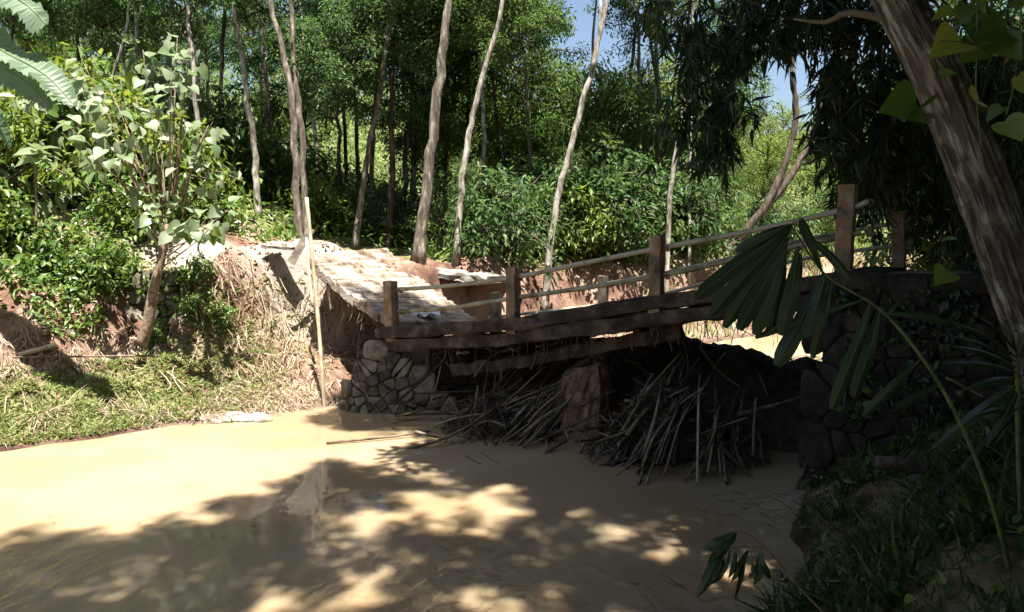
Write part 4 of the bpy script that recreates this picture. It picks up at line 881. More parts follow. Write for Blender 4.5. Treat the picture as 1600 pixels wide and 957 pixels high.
# dark jam of mud and flood debris under the deck, from the left footing to the abutment
dam = thing('debris_jam', 'long dark bank of mud and sticks jammed under the whole deck', 'debris jam', None, (2, 13.5, 0))
rd_ = np.random.default_rng(91); g = Geo(); v = []; na_, nb_ = 70, 26
for i in range(na_):
    k = -.12 + 3.45 * i / (na_ - 1); hgt = np.interp(k, [-.2, .3, .8, 1.4, 2.2, 2.8, 3.4], [1.0, 1.08, 1.18, 1.3, 1.15, .95, .8])
    for j in range(nb_):
        w = .75 + 3.3 * j / (nb_ - 1); prof = np.interp(w, [.75, 1.3, 2.0, 2.9, 3.6, 4.1], [-.5, .45, .95, 1, .5, -.5])
        xy = K0 - BD * STEP * k + BW * w; zz_ = hgt * prof if prof > 0 else prof
        v.append([xy[0], xy[1], zz_ + .22 * float(fbm(xy[0], xy[1], 2.2, 3, 7)) + rd_.normal(0, .02)])
g.add(v, [[i * nb_ + j, i * nb_ + j + 1, (i + 1) * nb_ + j + 1, (i + 1) * nb_ + j] for i in range(na_ - 1) for j in range(nb_ - 1)])
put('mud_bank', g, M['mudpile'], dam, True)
for i in range(46):
    k = rd_.uniform(0, 3.2); w = rd_.uniform(1.2, 3.0); xy = K0 - BD * STEP * k + BW * w; p = np.array([xy[0], xy[1], rd_.uniform(.5, 1.15)])
    d_ = nrm(rd_.normal(0, 1, 3) * [1, .8, .35] + [.3, -.5, 0]) * rd_.uniform(.3, 1.0)
    put('branch', stick(Geo(), p - d_, p + d_, rd_.uniform(.01, .03), 0, rd_), M['debris'], dam, True)

# extra tangle between the stone footing and the heap
for i in range(70):
    px = rd_.uniform(640, 1190); p = G(px, rd_.uniform(650, 720) + (px - 640) * .06, 0) + [0, rd_.uniform(.2, .9), rd_.uniform(.05, .55)]
    d_ = nrm(rd_.normal(0, 1, 3) * [1, .6, .4] + [.7, .3, .45]) * rd_.uniform(.25, .75)
    put('branch', stick(Geo(), p - d_, p + d_, rd_.uniform(.006, .022), rd_.uniform(-.05, .05), rd_), M['debris'], dam, True)
# roots and dry fibres hanging below the deck and slab: one mass
g = Geo(); rgf = np.random.default_rng(17)
for i in range(240):
    if i < 120:
        p = bp(rgf.uniform(.2, 3.2), rgf.uniform(-.05, .4), -.35)
    else:
        p = sp(rgf.uniform(.1, 1), rgf.uniform(-.02, .25)) - [0, 0, .2]
    L = rgf.uniform(.1, .6) ** 1.3
    g.tube(curve([p, p + [rgf.normal(0, .04), rgf.normal(0, .04), -L * .5], p + [rgf.normal(0, .09), rgf.normal(0, .07), -L]], 5), rgf.uniform(.003, .007), 4, cap=False)
tag(put('hanging_roots', g, M['twig']), 'thin roots and fibres dangling under the fallen deck and slab', 'roots', kind='stuff')

# ------------------------------------------------------------------ left bank things
pole = thing('standing_pole', 'tall straight whitish bamboo pole standing at the left waterline', 'pole', None, tuple(G(507, 632, 0)))
pa, pt = G(508, 636, 0) - [0, 0, .2], P(479, 309, 14.5)
ks = np.linspace(0, 1, 27); c = pa + (pt - pa) * ks[:, None]; c[:, 0] += .02 * np.sin(ks * 3.1)
put('shaft', Geo().tube(c, np.where(np.arange(27) % 4 == 0, .042, .036) * np.linspace(1.05, .9, 27), 10), M['pole'], pole, True)
tag(put('loose_plank', Geo().box((P(457, 407, 16.0) + P(484, 362, 16.1)) / 2, ax3(P(484, 362, 16.1) - P(457, 407, 16.0), (0.2, -1, 0)), (.82, .16, .05), .006, rngb, 4), M['oldwood']), 'weathered plank propped diagonally at the top corner of the tilted slab', 'plank')
tag(put('loose_plank', Geo().box(P(440, 387, 16.6), ax3(P(475, 389, 16.4) - P(425, 385, 16.9)), (.95, .3, .06), .01, rngb, 4), M['oldwood']), 'flat plank lying on the path left of the tilted slab', 'plank')
tag(put('support_pole', Geo().tube(curve([P(489, 480, 15.2), P(483, 430, 15.4), P(479, 372, 15.6)], 8), .028, 8), M['pole'], None, True), 'short thin pole just behind the tall whitish one', 'pole')
def gp(px, py):  # first ground hit along a pixel ray
    r = ray(px, py); r = r / r[1]; ds = np.linspace(6, 60, 1400); q = np.array([0, 0, CAMZ]) + r[None] * ds[:, None]
    h = H(q[:, 0], q[:, 1]); k = np.argmax(q[:, 2] <= np.maximum(h, 0)); p = q[k].copy(); p[2] = max(h[k], 0); return p
def lie(name, label, a, b, r, mat, cat='stick'):
    A, B_ = gp(*a), gp(*b); A[2] += r; B_[2] += r
    m = (A + B_) / 2; m[2] = max(m[2], float(H(m[0], m[1])) + r)
    return tag(put(name, Geo().tube(curve([A, m, B_], 9), r, 7, .06), M[mat], None, True), label, cat)
lie('fallen_stick', 'pale straight stick lying low across the left bank mud', (30, 560), (90, 546), .045, 'pole')
lie('fallen_stick', 'long thin brown stem lying along the foot of the left scarp', (20, 563), (250, 558), .018, 'twig')
lie('fallen_stick', 'thin pale stick beside the foot of the big-leaved shrub', (198, 533), (232, 536), .016, 'pole')
lie('fallen_stick', 'pale horizontal stem along the plants at the scarp top', (130, 418), (285, 420), .028, 'pole')
lie('fallen_plank', 'short pale board leaning on the mud scarp at far left', (50, 466), (66, 490), .045, 'pole', 'board')
# flood litter at the water edge: pale stones
sr = np.random.default_rng(23)
for i in range(9):
    p = gp(318 + i * 12.5 + sr.normal(0, 4), 655 + sr.normal(0, 5)); s_ = sr.uniform(.09, .2)
    u = nrm(sr.normal(0, 1, (60, 3))); g = Geo()
    T = []
    nn, mm = 5, 8
    for a in range(nn):
        for b in range(mm):
            th_, ph = math.pi * a / (nn - 1), 2 * math.pi * b / mm
            T.append(np.array([math.sin(th_) * math.cos(ph) * 1.3, math.sin(th_) * math.sin(ph), math.cos(th_) * .45]) * s_ * sr.uniform(.8, 1.15))
    g.add(np.array(T) + p + [0, 0, s_ * .1], [[a * mm + b, a * mm + (b + 1) % mm, (a + 1) * mm + (b + 1) % mm, (a + 1) * mm + b] for a in range(nn - 1) for b in range(mm)])
    tag(put('edge_stone', g, M['slabtop'], None, False), ('first', 'second', 'third', 'fourth', 'fifth', 'sixth', 'seventh', 'eighth', 'last')[i] + ' pale flat stone from the left in the row at the water edge', 'stone', 'pale stones at the water edge')

# the big-leaved shrub: trunk, branches and single heart leaves
D0 = 14.2
shrub = thing('big_leaved_shrub', 'tall shrub with pale heart-shaped leaves and bare crooked stem on the left bank', 'shrub', None, tuple(P(222, 532, D0)))
stem = curve([P(220, 540, D0), P(231, 505, D0), P(240, 455, D0), P(252, 405, D0 + .05), P(262, 350, D0 + .1)], 16)
put('stem', Geo().tube(stem, np.linspace(.115, .06, 16), 9, .05), M['twig'], shrub, True)
hm = Geo().add(HEART[0], *HEART[1]).mesh('leaf', M['leaf_pale'], True)
hy = Geo().add(HEART[0], *HEART[1]).mesh('leaf', M['leaf_lime'], True)
lr = np.random.default_rng(41)
def leaf_obj(mesh, p, d, L, parent, name='leaf', w=1.0, up=None):
    o = link(name, mesh, parent); f = frames(np.array([d]), up=None if up is None else np.array([up]), rng=lr)[0]
    m = Matrix(((f[0][0] * L, f[1][0] * L * w, f[2][0] * L, 0), (f[0][1] * L, f[1][1] * L * w, f[2][1] * L, 0), (f[0][2] * L, f[1][2] * L * w, f[2][2] * L, 0), (0, 0, 0, 1)))
    m.translation = Vector(np.array(p) - parent_loc(parent)); o.matrix_local = m; return o
tips = [(245, 165), (282, 65), (300, 78), (225, 72), (268, 118), (130, 108), (150, 190), (120, 215), (178, 178), (205, 190), (160, 225), (240, 215), (248, 165), (262, 258), (235, 290), (255, 300), (246, 318), (318, 255), (330, 268), (345, 345), (318, 340), (360, 330), (300, 352), (290, 95), (190, 235), (175, 140), (212, 150), (140, 245), (325, 190), (335, 195), (100, 195), (270, 90)]
for i, (px, py) in enumerate(tips):
    dd = D0 + lr.uniform(-.7, .9); tip = P(px + lr.normal(0, 5), py + lr.normal(0, 5), dd)
    j = int(lr.integers(10, 16)); a = stem[j]
    if py < 240: a = P(262 - (260 - px) * .3, 320, D0 + .1)
    m = a * .45 + tip * .55 + np.array([0, 0, .15]) * (1 if py < 280 else -.5)
    c = curve([a, m, tip], 9); put('branch', Geo().tube(c, np.linspace(.017, .006, 9), 6, .04), M['twig'], shrub, True)
    for k in range(int(lr.integers(6, 11))):
        p0 = c[int(lr.integers(5, 9))]; d = nrm(lr.normal(0, .8, 3) + [0, -.35, -.15]); q = p0 + d * lr.uniform(.08, .38)
        leaf_obj(hm if lr.random() < .88 else hy, q, nrm(d + [0, -.1, -.55]), lr.uniform(.13, .27), shrub, up=nrm(lr.normal(0, .45, 3) + [0, -.55, .75]))
# sapling with a whorl of long leaves at the left
sap = thing('sapling', 'slender sapling with a whorl of long pale leaves near the left edge', 'sapling', None, tuple(P(52, 390, 15.6)))
b = P(52, 395, 15.6); b[2] = float(H(b[0], b[1])) - .1
sc_ = curve([b, P(57, 320, 15.6), P(55, 262, 15.6), P(62, 235, 15.5)], 12); put('stem', Geo().tube(sc_, np.linspace(.03, .012, 12), 6), M['twig'], sap, True)
lm = Geo().add(LEAF6[0] * [1, .55, 1], *LEAF6[1]).mesh('leaf', M['leaf_pale'], True)
for k in range(15):
    az = k * 2.4; d = nrm([math.cos(az), math.sin(az) * .8, .25 - .04 * k + lr.normal(0, .15)])
    leaf_obj(lm, sc_[11 - k // 5], d, lr.uniform(.35, .52), sap)
# shrubs crowding the top of the left bank
def place2(adj, px, d):
    ph = next(t for lim, t in [(20, 'at the left edge'), (60, 'around the sapling'), (100, 'right of the sapling'), (160, 'between the sapling and the crooked stem'), (215, 'just left of the crooked stem'), (280, 'just right of the crooked stem'), (9999, 'above the old retaining wall')] if px < lim)
    ph2 = ' on the scarp edge' if d < 15.45 else ' on the bank top' if d < 17 else ' beyond the path'
    k = (adj, ph + ph2); n_ = PLACED.get(k, 0); PLACED[k] = n_ + 1
    return ('', 'second ', 'third ', 'fourth ')[min(n_, 3)] + f'{adj} {ph}{ph2}'
for i, (px, py, d, sc, kd) in enumerate([(10, 330, 15.8, 1.0, 0), (-30, 400, 15.6, 1.0, 1), (30, 400, 15.7, .7, 2), (70, 395, 15.6, .7, 0), (110, 405, 15.5, .6, 1), (150, 400, 15.6, .7, 2), (185, 385, 15.8, .75, 0), (205, 410, 15.7, .5, 1), (270, 385, 16.0, .6, 2), (310, 395, 15.7, .5, 0), (180, 330, 17.5, .9, 2), (150, 300, 19.5, 1.1, 0), (260, 320, 19, 1.0, 1), (230, 350, 17.4, .8, 2), (238, 405, 15.15, .42, 0), (300, 412, 15.3, .42, 1), (335, 415, 15.4, .4, 2), (345, 330, 20, .8, 0), (90, 280, 20.5, 1.0, 2), (5, 260, 19, 1.3, 1)]):
    x = (px - CX) / FPX * d; z = float(H(x, d)) - .12
    r = thing('leafy_shrub', place2('bright green leafy plant', px, d), 'shrub', 'leafy plants on the left bank', (x, d, z))
    add_crown(r, ('herb', kd), (x, d, z), sc * 1.15, i * 1.1)
for i, (px, d, sc, kd) in enumerate([(20, 17.5, 1.5, 'lbush'), (75, 19.5, 1.8, 'lbush'), (125, 18.8, 1.5, 'pbush'), (165, 19.6, 1.9, 'lbush'), (205, 18.9, 1.6, 'lbush'), (240, 19.8, 1.7, 'lbush'), (285, 20.2, 1.5, 'lbush'), (140, 22, 2.2, 'lbush'), (60, 22.5, 2.0, 'lbush'), (0, 21, 2.0, 'lbush'), (250, 22.5, 1.9, 'pbush'), (330, 22.8, 1.2, 'lbush')]):
    x = (px - CX) / FPX * d; z = float(H(x, d)) - .12
    r = thing('tall_shrub', place2('tall yellow-green shrub' if kd == 'lbush' else 'tall pale-leaved shrub', px, d), 'shrub', 'tall pale shrubs behind the left bank', (x, d, z))
    add_crown(r, (kd, i % 2), (x, d, z), sc, i * 1.1, 1.15)
# banana plant leaning into the frame at the top left
ban = thing('banana_plant', 'banana plant whose torn pale leaves arch in from the left edge', 'banana plant', None, (-9.6, 12.6, float(H(-9.6, 12.6)) - .1))
bb0 = np.array(ban.location); bt = bb0 + [.15, .1, 4.3]
put('stem', Geo().tube(curve([bb0, bb0 + [.05, .05, 2.2], bt], 10), np.linspace(.16, .08, 10), 10, .03), M['green_stem'], ban, True)
def pleat(g):
    v = g.v[0]; n_ = len(v) // 3; z_ = np.cumsum(lr.normal(0, .02, (n_, 2)), 0); z_ -= np.linspace(0, 1, n_)[:, None] * z_[-1]
    v[0::3, 2] += z_[:, 0] + .03 * np.where(np.arange(n_) % 2, 1, -1); v[2::3, 2] += z_[:, 1] + .03 * np.where(np.arange(n_) % 2, 1, -1); return g
def ban_leaf(pts, width, nv):
    c = curve(pts, 70); u = np.linspace(0, 1, 70); w = width * np.clip(np.sin(math.pi * np.clip(u * .93 + .07, 0, 1)) ** .5, .02, 1) * np.where(u < .08, .2, 1)
    o = put('leaf', pleat(ribbon(Geo(), c, w, nv, .10, .22, lr)), M['leaf_banana'], ban)
    put('midrib', Geo().tube(c + np.array([0, 0, .012]), np.linspace(.02, .005, 70), 5), M['green_stem'], o)
    return o
ban_leaf([bt, P(-70, 30, 12.3), P(0, 78, 12.0), P(70, 118, 11.8), P(118, 168, 11.7)], .60, (.1, -.6, .8))
ban_leaf([bt, P(-90, -30, 12.4), P(-20, -22, 12.1), P(40, 8, 11.9), P(72, 40, 11.9)], .58, (.1, -.7, .7))
ban_leaf([bt, P(-80, 60, 12.4), P(-20, 95, 12.1), P(40, 128, 11.9), P(80, 172, 11.8)], .5, (-.2, -.7, .6))
ban_leaf([bt, bt + [-.8, -.3, .8], bt + [-1.8, -.6, .7], bt + [-2.6, -.8, -.1]], .6, (0, -.2, 1))
ban_leaf([bt, bt + [-.2, .9, .9], bt + [-.3, 1.9, .8], bt + [-.4, 2.7, .1]], .6, (-1, 0, .3))
# litter scrap
tag(put('green_ribbon', ribbon(Geo(), curve([P(41, 482, 14.6), P(46, 495, 14.55), P(50, 506, 14.5)], 6), np.full(6, .05), (0, -1, .2)), M['leaf_banana']), 'scrap of green ribbon caught on roots at far left scarp', 'ribbon')

# ------------------------------------------------------------------ ground cover masses
def on_ground(n, px0, px1, py0, py1, seed, cond):
    rg = np.random.default_rng(seed); out = []
    return rg
rg = np.random.default_rng(51)
n = 90000; x = rg.uniform(-13, -2.6, n); y = rg.uniform(10, 17.5, n); z, s, lf, rd, _ = H(x, y, True)
e = .1; gx = (H(x + e, y) - z) / e; gy = (H(x, y + e) - z) / e
slope = np.hypot(gx, gy)
# flattened yellowish grass on the low shelf
k = lf & (s > .1) & (s < 2.6) & (x < -4.6 + rg.normal(0, .5, n))
p = np.stack([x, y, z], 1)[k][:30000]; m_ = len(p); L = rg.uniform(.06, .18, m_)
d = nrm(np.stack([rg.normal(.5, .8, m_), rg.normal(-.2, .8, m_), rg.uniform(.15, .8, m_)], 1)); g = Geo()
stamp(g, *BLADE, p, frames(d, rng=rg), np.stack([L, L * .12 + .005, L], 1))
tag(link('bank_grass', g.mesh('bank_grass', M['grass_dry'])), 'flattened yellow-green grass on the sunny left shelf by the water', 'grass', kind='stuff')
# dry straw combed down over the eroded slope
k = lf & (s > .0) & (s < 3.3) & (x > -11) & (fbm(x, y, 1.1, 3, 12) > -.1 + .5 * ((x < -5.6) & (s < 2.5))) & (y < 16.6) & ((slope < 1.15) | (rg.random(n) < .22))
idx = np.where(k)[0][:5200]; m_ = len(idx)
down = np.stack([-gx[idx], -gy[idx], -(gx[idx] ** 2 + gy[idx] ** 2)], 1) / np.maximum(slope[idx], .2)[:, None]
d = nrm(nrm(down + 1e-6) + rg.normal(0, .4, (m_, 3)) + [0, -.1, .12]); L = rg.uniform(.15, .55, m_); g = Geo()
stamp(g, *BLADE, np.stack([x, y, z + .02], 1)[idx], frames(d, rng=rg), np.stack([L, np.full(m_, .012) * rg.uniform(.5, 1.3, m_), L * .8], 1))
tag(link('dry_straw', g.mesh('dry_straw', M['straw'])), 'dry pinkish straw and roots combed over the eroded left bank', 'straw', kind='stuff')
# exposed root strings on the scarps
g = Geo()
k = np.where(lf & (slope > 1.0) & (s > 1.2) & (s < 3.8) & (y < 17))[0][:420]
for i in k:
    p = np.array([x[i], y[i], z[i]]); dn = nrm(np.array([-gx[i], -gy[i], -slope[i] ** 2])); L = rg.uniform(.2, .8)
    q = p + dn * L * .5 + rg.normal(0, .06, 3); r_ = p + dn * L + rg.normal(0, .1, 3)
    for t in (q, r_): t[2] = max(t[2], float(H(t[0], t[1])) + .01)
    off = np.array([-gx[i], -gy[i], .6]); off = nrm(off) * .04
    g.tube(curve([p + off, q + off * 1.5, r_ + off], 5), rg.uniform(.004, .011), 4, cap=False)
tag(put('scarp_roots', g, M['straw']), 'pale exposed roots hanging over the reddish scarp of the left bank', 'roots', kind='stuff')
# leafy weeds over the left scarp edge and retaining wall
k = lf & (s > 2.95) & (s < 5.8) & (x < -5.2) & (rd > 1.3) & (fbm(x, y, .8, 3, 33) > -.12)
p = np.stack([x, y, z], 1)[k][:3400]; m_ = len(p); p[:, 2] += rg.random(m_) ** 1.4 * .45; p[:, 1] -= .12
L = rg.uniform(.09, .22, m_); g = Geo()
stamp(g, *LEAF6, p, frames(nrm(rg.normal(0, 1, (m_, 3)) + [0, -.5, 0]), up=np.tile([0, -.4, 1.0], (m_, 1)) + rg.normal(0, .4, (m_, 3))), np.stack([L, L * .5, L], 1))
tag(link('bank_weeds', g.mesh('bank_weeds', M['leaf_herb'])), 'leafy weeds spilling over the left scarp and the old wall', 'weeds', kind='stuff')
# right bank: grass and small weeds
n = 30000; x = rg.uniform(1.2, 8, n); y = rg.uniform(2.6, 10, n); z, s, lf, rd, road = H(x, y, True)
k = ~lf & (s > .02) & ~road & (((x - ABUT[0]) * BW[0] + (y - ABUT[1]) * BW[1]) < 0) & (fbm(x, y, 1.2, 3, 44) > -.34)
p = np.stack([x, y, z], 1)[k][:16000]; m_ = len(p); L = rg.uniform(.06, .2, m_) * (1 + 1.6 * (fbm(p[:, 0], p[:, 1], 1.6, 2, 5) > .12)); g = Geo()
d = nrm(np.stack([rg.normal(-.2, .6, m_), rg.normal(-.1, .6, m_), rg.uniform(.2, 1.0, m_)], 1))
stamp(g, *BLADE, p, frames(d, rng=rg), np.stack([L, L * .06 + .005, L], 1))
tag(link('bank_grass', g.mesh('bank_grass', M['grass_green'])), 'lush green grass on the shaded right bank', 'grass', kind='stuff')
q = p[rg.permutation(m_)[:3000]].copy(); m2 = len(q); q[:, 2] += rg.random(m2) * .25; L = rg.uniform(.03, .13, m2) * np.where(rg.random(m2) < .06, 1.8, 1); g = Geo()
stamp(g, *LEAF6, q, frames(nrm(rg.normal(0, 1, (m2, 3)))), np.stack([L, L * .55, L], 1))
tag(link('bank_weeds', g.mesh('bank_weeds', M['leaf_herb'])), 'small broad-leaved weeds among the grass of the right bank', 'weeds', kind='stuff')

# ------------------------------------------------------------------ right foreground
# big leaning tree
lt = [P(1690, 700, 7.3), P(1625, 540, 7.5), P(1580, 420, 7.7), P(1530, 280, 7.9), P(1470, 130, 8.1), P(1395, -10, 8.4), P(1290, -170, 8.8), P(1180, -360, 9.4)]
lt[0][2] = float(H(lt[0][0], lt[0][1])) - .2
big = thing('leaning_tree', 'thick rough-barked tree trunk leaning left across the upper right corner', 'tree', None, tuple(lt[0]))
c = curve(lt, 90); seg = 40; rad = np.interp(np.linspace(0, 1, 90), [0, .15, .6, 1], [.33, .25, .235, .17])
t = nrm(np.gradient(c, axis=0)); a_ = nrm(np.cross(t, (0, 1, 0))); b_ = np.cross(t, a_); ang = np.arange(seg) * 2 * math.pi / seg
rr = np.random.default_rng(77); ridg = np.zeros((90, seg)); A2, U2 = np.meshgrid(ang, np.linspace(0, 90, 90))
for f_, am in ((3, .05), (7, .035), (13, .035), (19, .03)):
    ridg += am * np.abs(np.sin(f_ * A2 / 1.0 + 1.2 * np.sin(U2 * .09 * (1 + f_ * .05) + f_) + f_)) 
ridg += rr.normal(0, .012, (90, seg))
v = c[:, None] + (rad[:, None] * (.92 + ridg))[..., None] * (np.cos(ang)[None, :, None] * a_[:, None] + np.sin(ang)[None, :, None] * b_[:, None])
i = np.arange(89)[:, None] * seg; j = np.arange(seg)[None]; kk = (j + 1) % seg
to_ = put('trunk', Geo().add(v, np.stack([i + j, i + kk, i + seg + kk, i + seg + j], -1).reshape(-1, 4)), M['bark_near'], big, True)
ul = to_.data.uv_layers.new(name='UVMap'); lv_ = np.zeros(len(to_.data.loops), np.int32); to_.data.loops.foreach_get('vertex_index', lv_)
lu = (lv_ % seg) / seg; lq = lu.reshape(-1, 4); lq[(lq.max(1) - lq.min(1) > .5)[:, None] & (lq < .5)] += 1.0
ul.data.foreach_set('uv', np.stack([lq.ravel(), (lv_ // seg) * .11], 1).astype(np.float32).ravel())
for cc, s_, ro in ((lt[7] + [-.3, .2, -.6], 1.0, 1), (lt[7] + [1.8, .6, 0], 1.0, 3), (lt[6] + [-1.8, .5, 1.2], .9, 2)): add_crown(big, ('shade', 1), cc, s_, ro)
put('branch', Geo().tube(curve([P(1420, 40, 8.3), P(1330, 20, 8.6), P(1290, 35, 8.9), P(1240, 30, 9.2)], 10), np.linspace(.05, .015, 10), 6, .05), M['bark_near'], big, True)

# bamboo clump arching over the right end of the bridge
bam = thing('bamboo_clump', 'dark overhanging bamboo thicket above the right end of the bridge', 'bamboo', None, (9.2, 13.2, 2.0))
br_ = np.random.default_rng(66); roots = [np.array([9.2 + br_.normal(0, .5), 13.2 + br_.normal(0, .6), 2.0]) for _ in range(12)]
regions = [  # px polygon boxes, depth range, number of hanging twigs
    ((1010, -40, 1110, 60), (10.5, 13), 14), ((1070, 20, 1180, 100), (10.5, 12.5), 30), ((1070, 100, 1150, 200), (10.8, 12.2), 24), ((1085, 180, 1145, 225), (11, 12), 8),
    ((1160, -60, 1420, 48), (10.2, 13.5), 105), ((1290, 60, 1480, 150), (10.5, 14), 70), ((1300, 130, 1500, 230), (10.8, 14), 80), ((1295, 190, 1420, 280), (10.8, 13.5), 34),
    ((1350, 230, 1580, 330), (12.9, 14.5), 80), ((1440, 60, 1640, 230), (10, 14), 90), ((1480, 240, 1660, 400), (10, 13.5), 60), ((1270, 150, 1300, 200), (11.5, 12.5), 8)]
lg = Geo(); tg = Geo(); allp = []
for (x0, y0, x1, y1), (d0, d1), n in regions:
    for i in range(int(n * 1.15)):
        px, py, d = br_.uniform(x0, x1), br_.uniform(y0, y1), br_.uniform(d0, d1); p = P(px, py, d)
        L = br_.uniform(.35, .75); dr_ = nrm([br_.normal(-.15, .35), br_.normal(0, .35), -.9]); tw = curve([p, p + dr_ * L * .5 + br_.normal(0, .04, 3), p + dr_ * L], 6)
        tg.tube(tw, [.005, .004, .004, .003, .003, .002], 3, cap=False); allp.append(p)
        m = 19; q = tw[br_.integers(1, 6, m)] + br_.normal(0, .03, (m, 3)); dd = nrm(br_.normal(0, .55, (m, 3)) + [0, 0, -.75]); Lf = br_.uniform(.20, .38, m)
        stamp(lg, *LANCE, q, frames(dd, rng=br_), np.stack([Lf, Lf * .18, Lf], 1))
o = put('foliage', lg, M['leaf_bamboo'], bam); o['kind'] = 'stuff'
o = put('twigs', tg, M['green_stem'], bam); o['kind'] = 'stuff'
allp = np.array(allp)
for i in range(16):
    e = allp[br_.integers(len(allp))]; r_ = roots[i % 12]
    m = r_ * .45 + e * .55; m[2] = max(e[2], 6.0) + br_.uniform(.8, 2.2); m[1] += .5
    put('culm', Geo().tube(curve([r_, r_ * .8 + m * .2 + [0, 0, 1.4], m, e], 18), np.linspace(.045, .008, 18), 7), M['green_stem'], bam, True)
# tall dark tree crowd behind right end
for px, d, sc in ((1500, 17, 1.2), (1640, 15, 1.2), (1590, 19, 1.3)):
    b = ground_pt(px, d); make_tree('bank_tree', f"dark leafy tree on the right bank behind the bamboo, {'nearest the bridge' if px == 1500 else 'at the frame edge' if px == 1640 else 'farthest back'}", [b, b + [0, 0, 2.5], b + [.2, 0, 5]], [.15, .12, .06], 'bark_dark', [(('dark', 1), b + [0, 0, .4], sc, px), (('dark', 2), b + [0, 0, 3.2], sc, px * .3)], 'dark trees on the right bank')

# pinnate palm frond with broad drooping leaflets
pl = thing('palm_frond', 'arching palm frond with broad drooping dark leaflets before the abutment', 'palm', None, tuple(P(1578, 880, 4.6)))
rach = curve([P(1580, 900, 4.6), P(1545, 770, 4.6), P(1490, 640, 4.65), P(1430, 545, 4.7), P(1370, 480, 4.75), P(1290, 430, 4.8), P(1235, 352, 4.85)], 30)
put('rachis', Geo().tube(rach, np.linspace(.016, .005, 30), 7), M['green_stem'], pl, True)
def leaflet(parent, b, t, w, d0, d1, mat='leaf_palm', sag=0, nv=None, blunt=True, name='leaflet', jag=.05):
    A, B_ = P(b[0], b[1], d0), P(t[0], t[1], d1); m = (A + B_) / 2 + np.array([0, -.03, sag])
    c = curve([A, m, B_], 12); u = np.linspace(0, 1, 12)
    prof = np.interp(u, [0, .15, .45, .8, .93, 1], [.12, .45, .85, 1, .85, .4]) if blunt else np.interp(u, [0, .2, .5, .8, 1], [.2, .8, 1, .6, .03])
    wm = w / FPX * d0
    o = put(name, ribbon(Geo(), c, prof * wm, nv if nv is not None else (lr.normal(0, .3), -1, .25), .14, jag, lr), M[mat], parent)
    put('midrib', Geo().tube(c + np.array([0, -.002, .001]), np.linspace(.0035, .001, 12), 5), M['green_stem'], o, True)
    return o
for b, t, w in [((1238, 352), (1088, 466), 27), ((1237, 354), (1112, 492), 27), ((1236, 358), (1132, 512), 24), ((1232, 372), (1155, 516), 26), ((1230, 380), (1180, 524), 24), ((1228, 392), (1203, 522), 22), ((1248, 385), (1222, 525), 26), ((1252, 395), (1232, 500), 20),
                ((1290, 428), (1213, 572), 30), ((1290, 430), (1258, 528), 20), ((1300, 440), (1270, 560), 18), ((1352, 468), (1180, 528), 12), ((1360, 474), (1300, 640), 22), ((1375, 482), (1335, 620), 24), ((1382, 490), (1480, 505), 14), ((1245, 360), (1330, 436), 16), ((1240, 350), (1150, 392), 16), ((1470, 600), (1400, 640), 16), ((1440, 560), (1350, 650), 18)]:
    leaflet(pl, b, t, w, 4.82, 4.75 + lr.normal(0, .06), sag=.02)
o = leaflet(pl, (1288, 432), (1252, 342), 24, 4.8, 4.75, nv=(.2, -.8, .7)); o['label'] = 'upright leaflet catching blue sky light'
# strap-leaved plant at the right edge
st = thing('strap_leaved_plant', 'plant with long narrow blue-green leaves fanning from the right edge', 'plant', None, tuple(P(1598, 800, 5.0)))
put('stem', Geo().tube(curve([P(1598, 850, 5.0), P(1592, 700, 5.0), P(1590, 570, 5.0), P(1590, 520, 5.0)], 12), np.linspace(.022, .012, 12), 7), M['green_stem'], st, True)
for b, t, w in [((1590, 560), (1478, 500), 13), ((1588, 565), (1468, 522), 12), ((1590, 575), (1480, 540), 18), ((1590, 582), (1474, 568), 16), ((1588, 590), (1500, 612), 15), ((1592, 555), (1520, 490), 14), ((1590, 560), (1562, 492), 18), ((1590, 600), (1450, 706), 20), ((1594, 560), (1640, 480), 18), ((1592, 590), (1650, 560), 18), ((1590, 640), (1520, 650), 14), ((1592, 620), (1660, 660), 16), ((1590, 610), (1540, 700), 16)]:
    leaflet(st, b, t, w, 5.0, 4.9 + lr.normal(0, .12), sag=.03, nv=(lr.normal(0, .2), -.6, .8), blunt=False, name='leaf')
# hanging twig with leaves at the bottom
tw = thing('hanging_twig', 'bare twig with drooping broad leaves over the bottom of the water', 'twig', None, tuple(P(1290, 960, 3.9)))
main = curve([P(1330, 1000, 3.9), P(1255, 925, 3.95), P(1195, 855, 4.0), P(1150, 828, 4.0), P(1118, 845, 4.0)], 16)
put('stem', Geo().tube(main, np.linspace(.006, .003, 16), 6), M['twig'], tw, True)
put('stem', Geo().tube(curve([P(1195, 855, 4.0), P(1150, 855, 4.0), P(1120, 862, 3.98)], 8), .003, 5), M['twig'], tw, True)
for b, t, w in [((1150, 832), (1098, 858), 26), ((1145, 838), (1105, 880), 22), ((1122, 862), (1088, 935), 20), ((1130, 870), (1108, 915), 22), ((1140, 860), (1120, 905), 12), ((1150, 862), (1138, 905), 10), ((1170, 862), (1152, 885), 20), ((1165, 870), (1148, 940), 20), ((1188, 862), (1178, 915), 18), ((1192, 872), (1205, 905), 22), ((1205, 890), (1225, 898), 14), ((1175, 880), (1170, 905), 14), ((1158, 872), (1143, 910), 12)]:
    leaflet(tw, b, t, w, 4.0, 3.95, 'leaf_palm', 0, (lr.normal(0, .6), -1, .4), False, 'leaf')
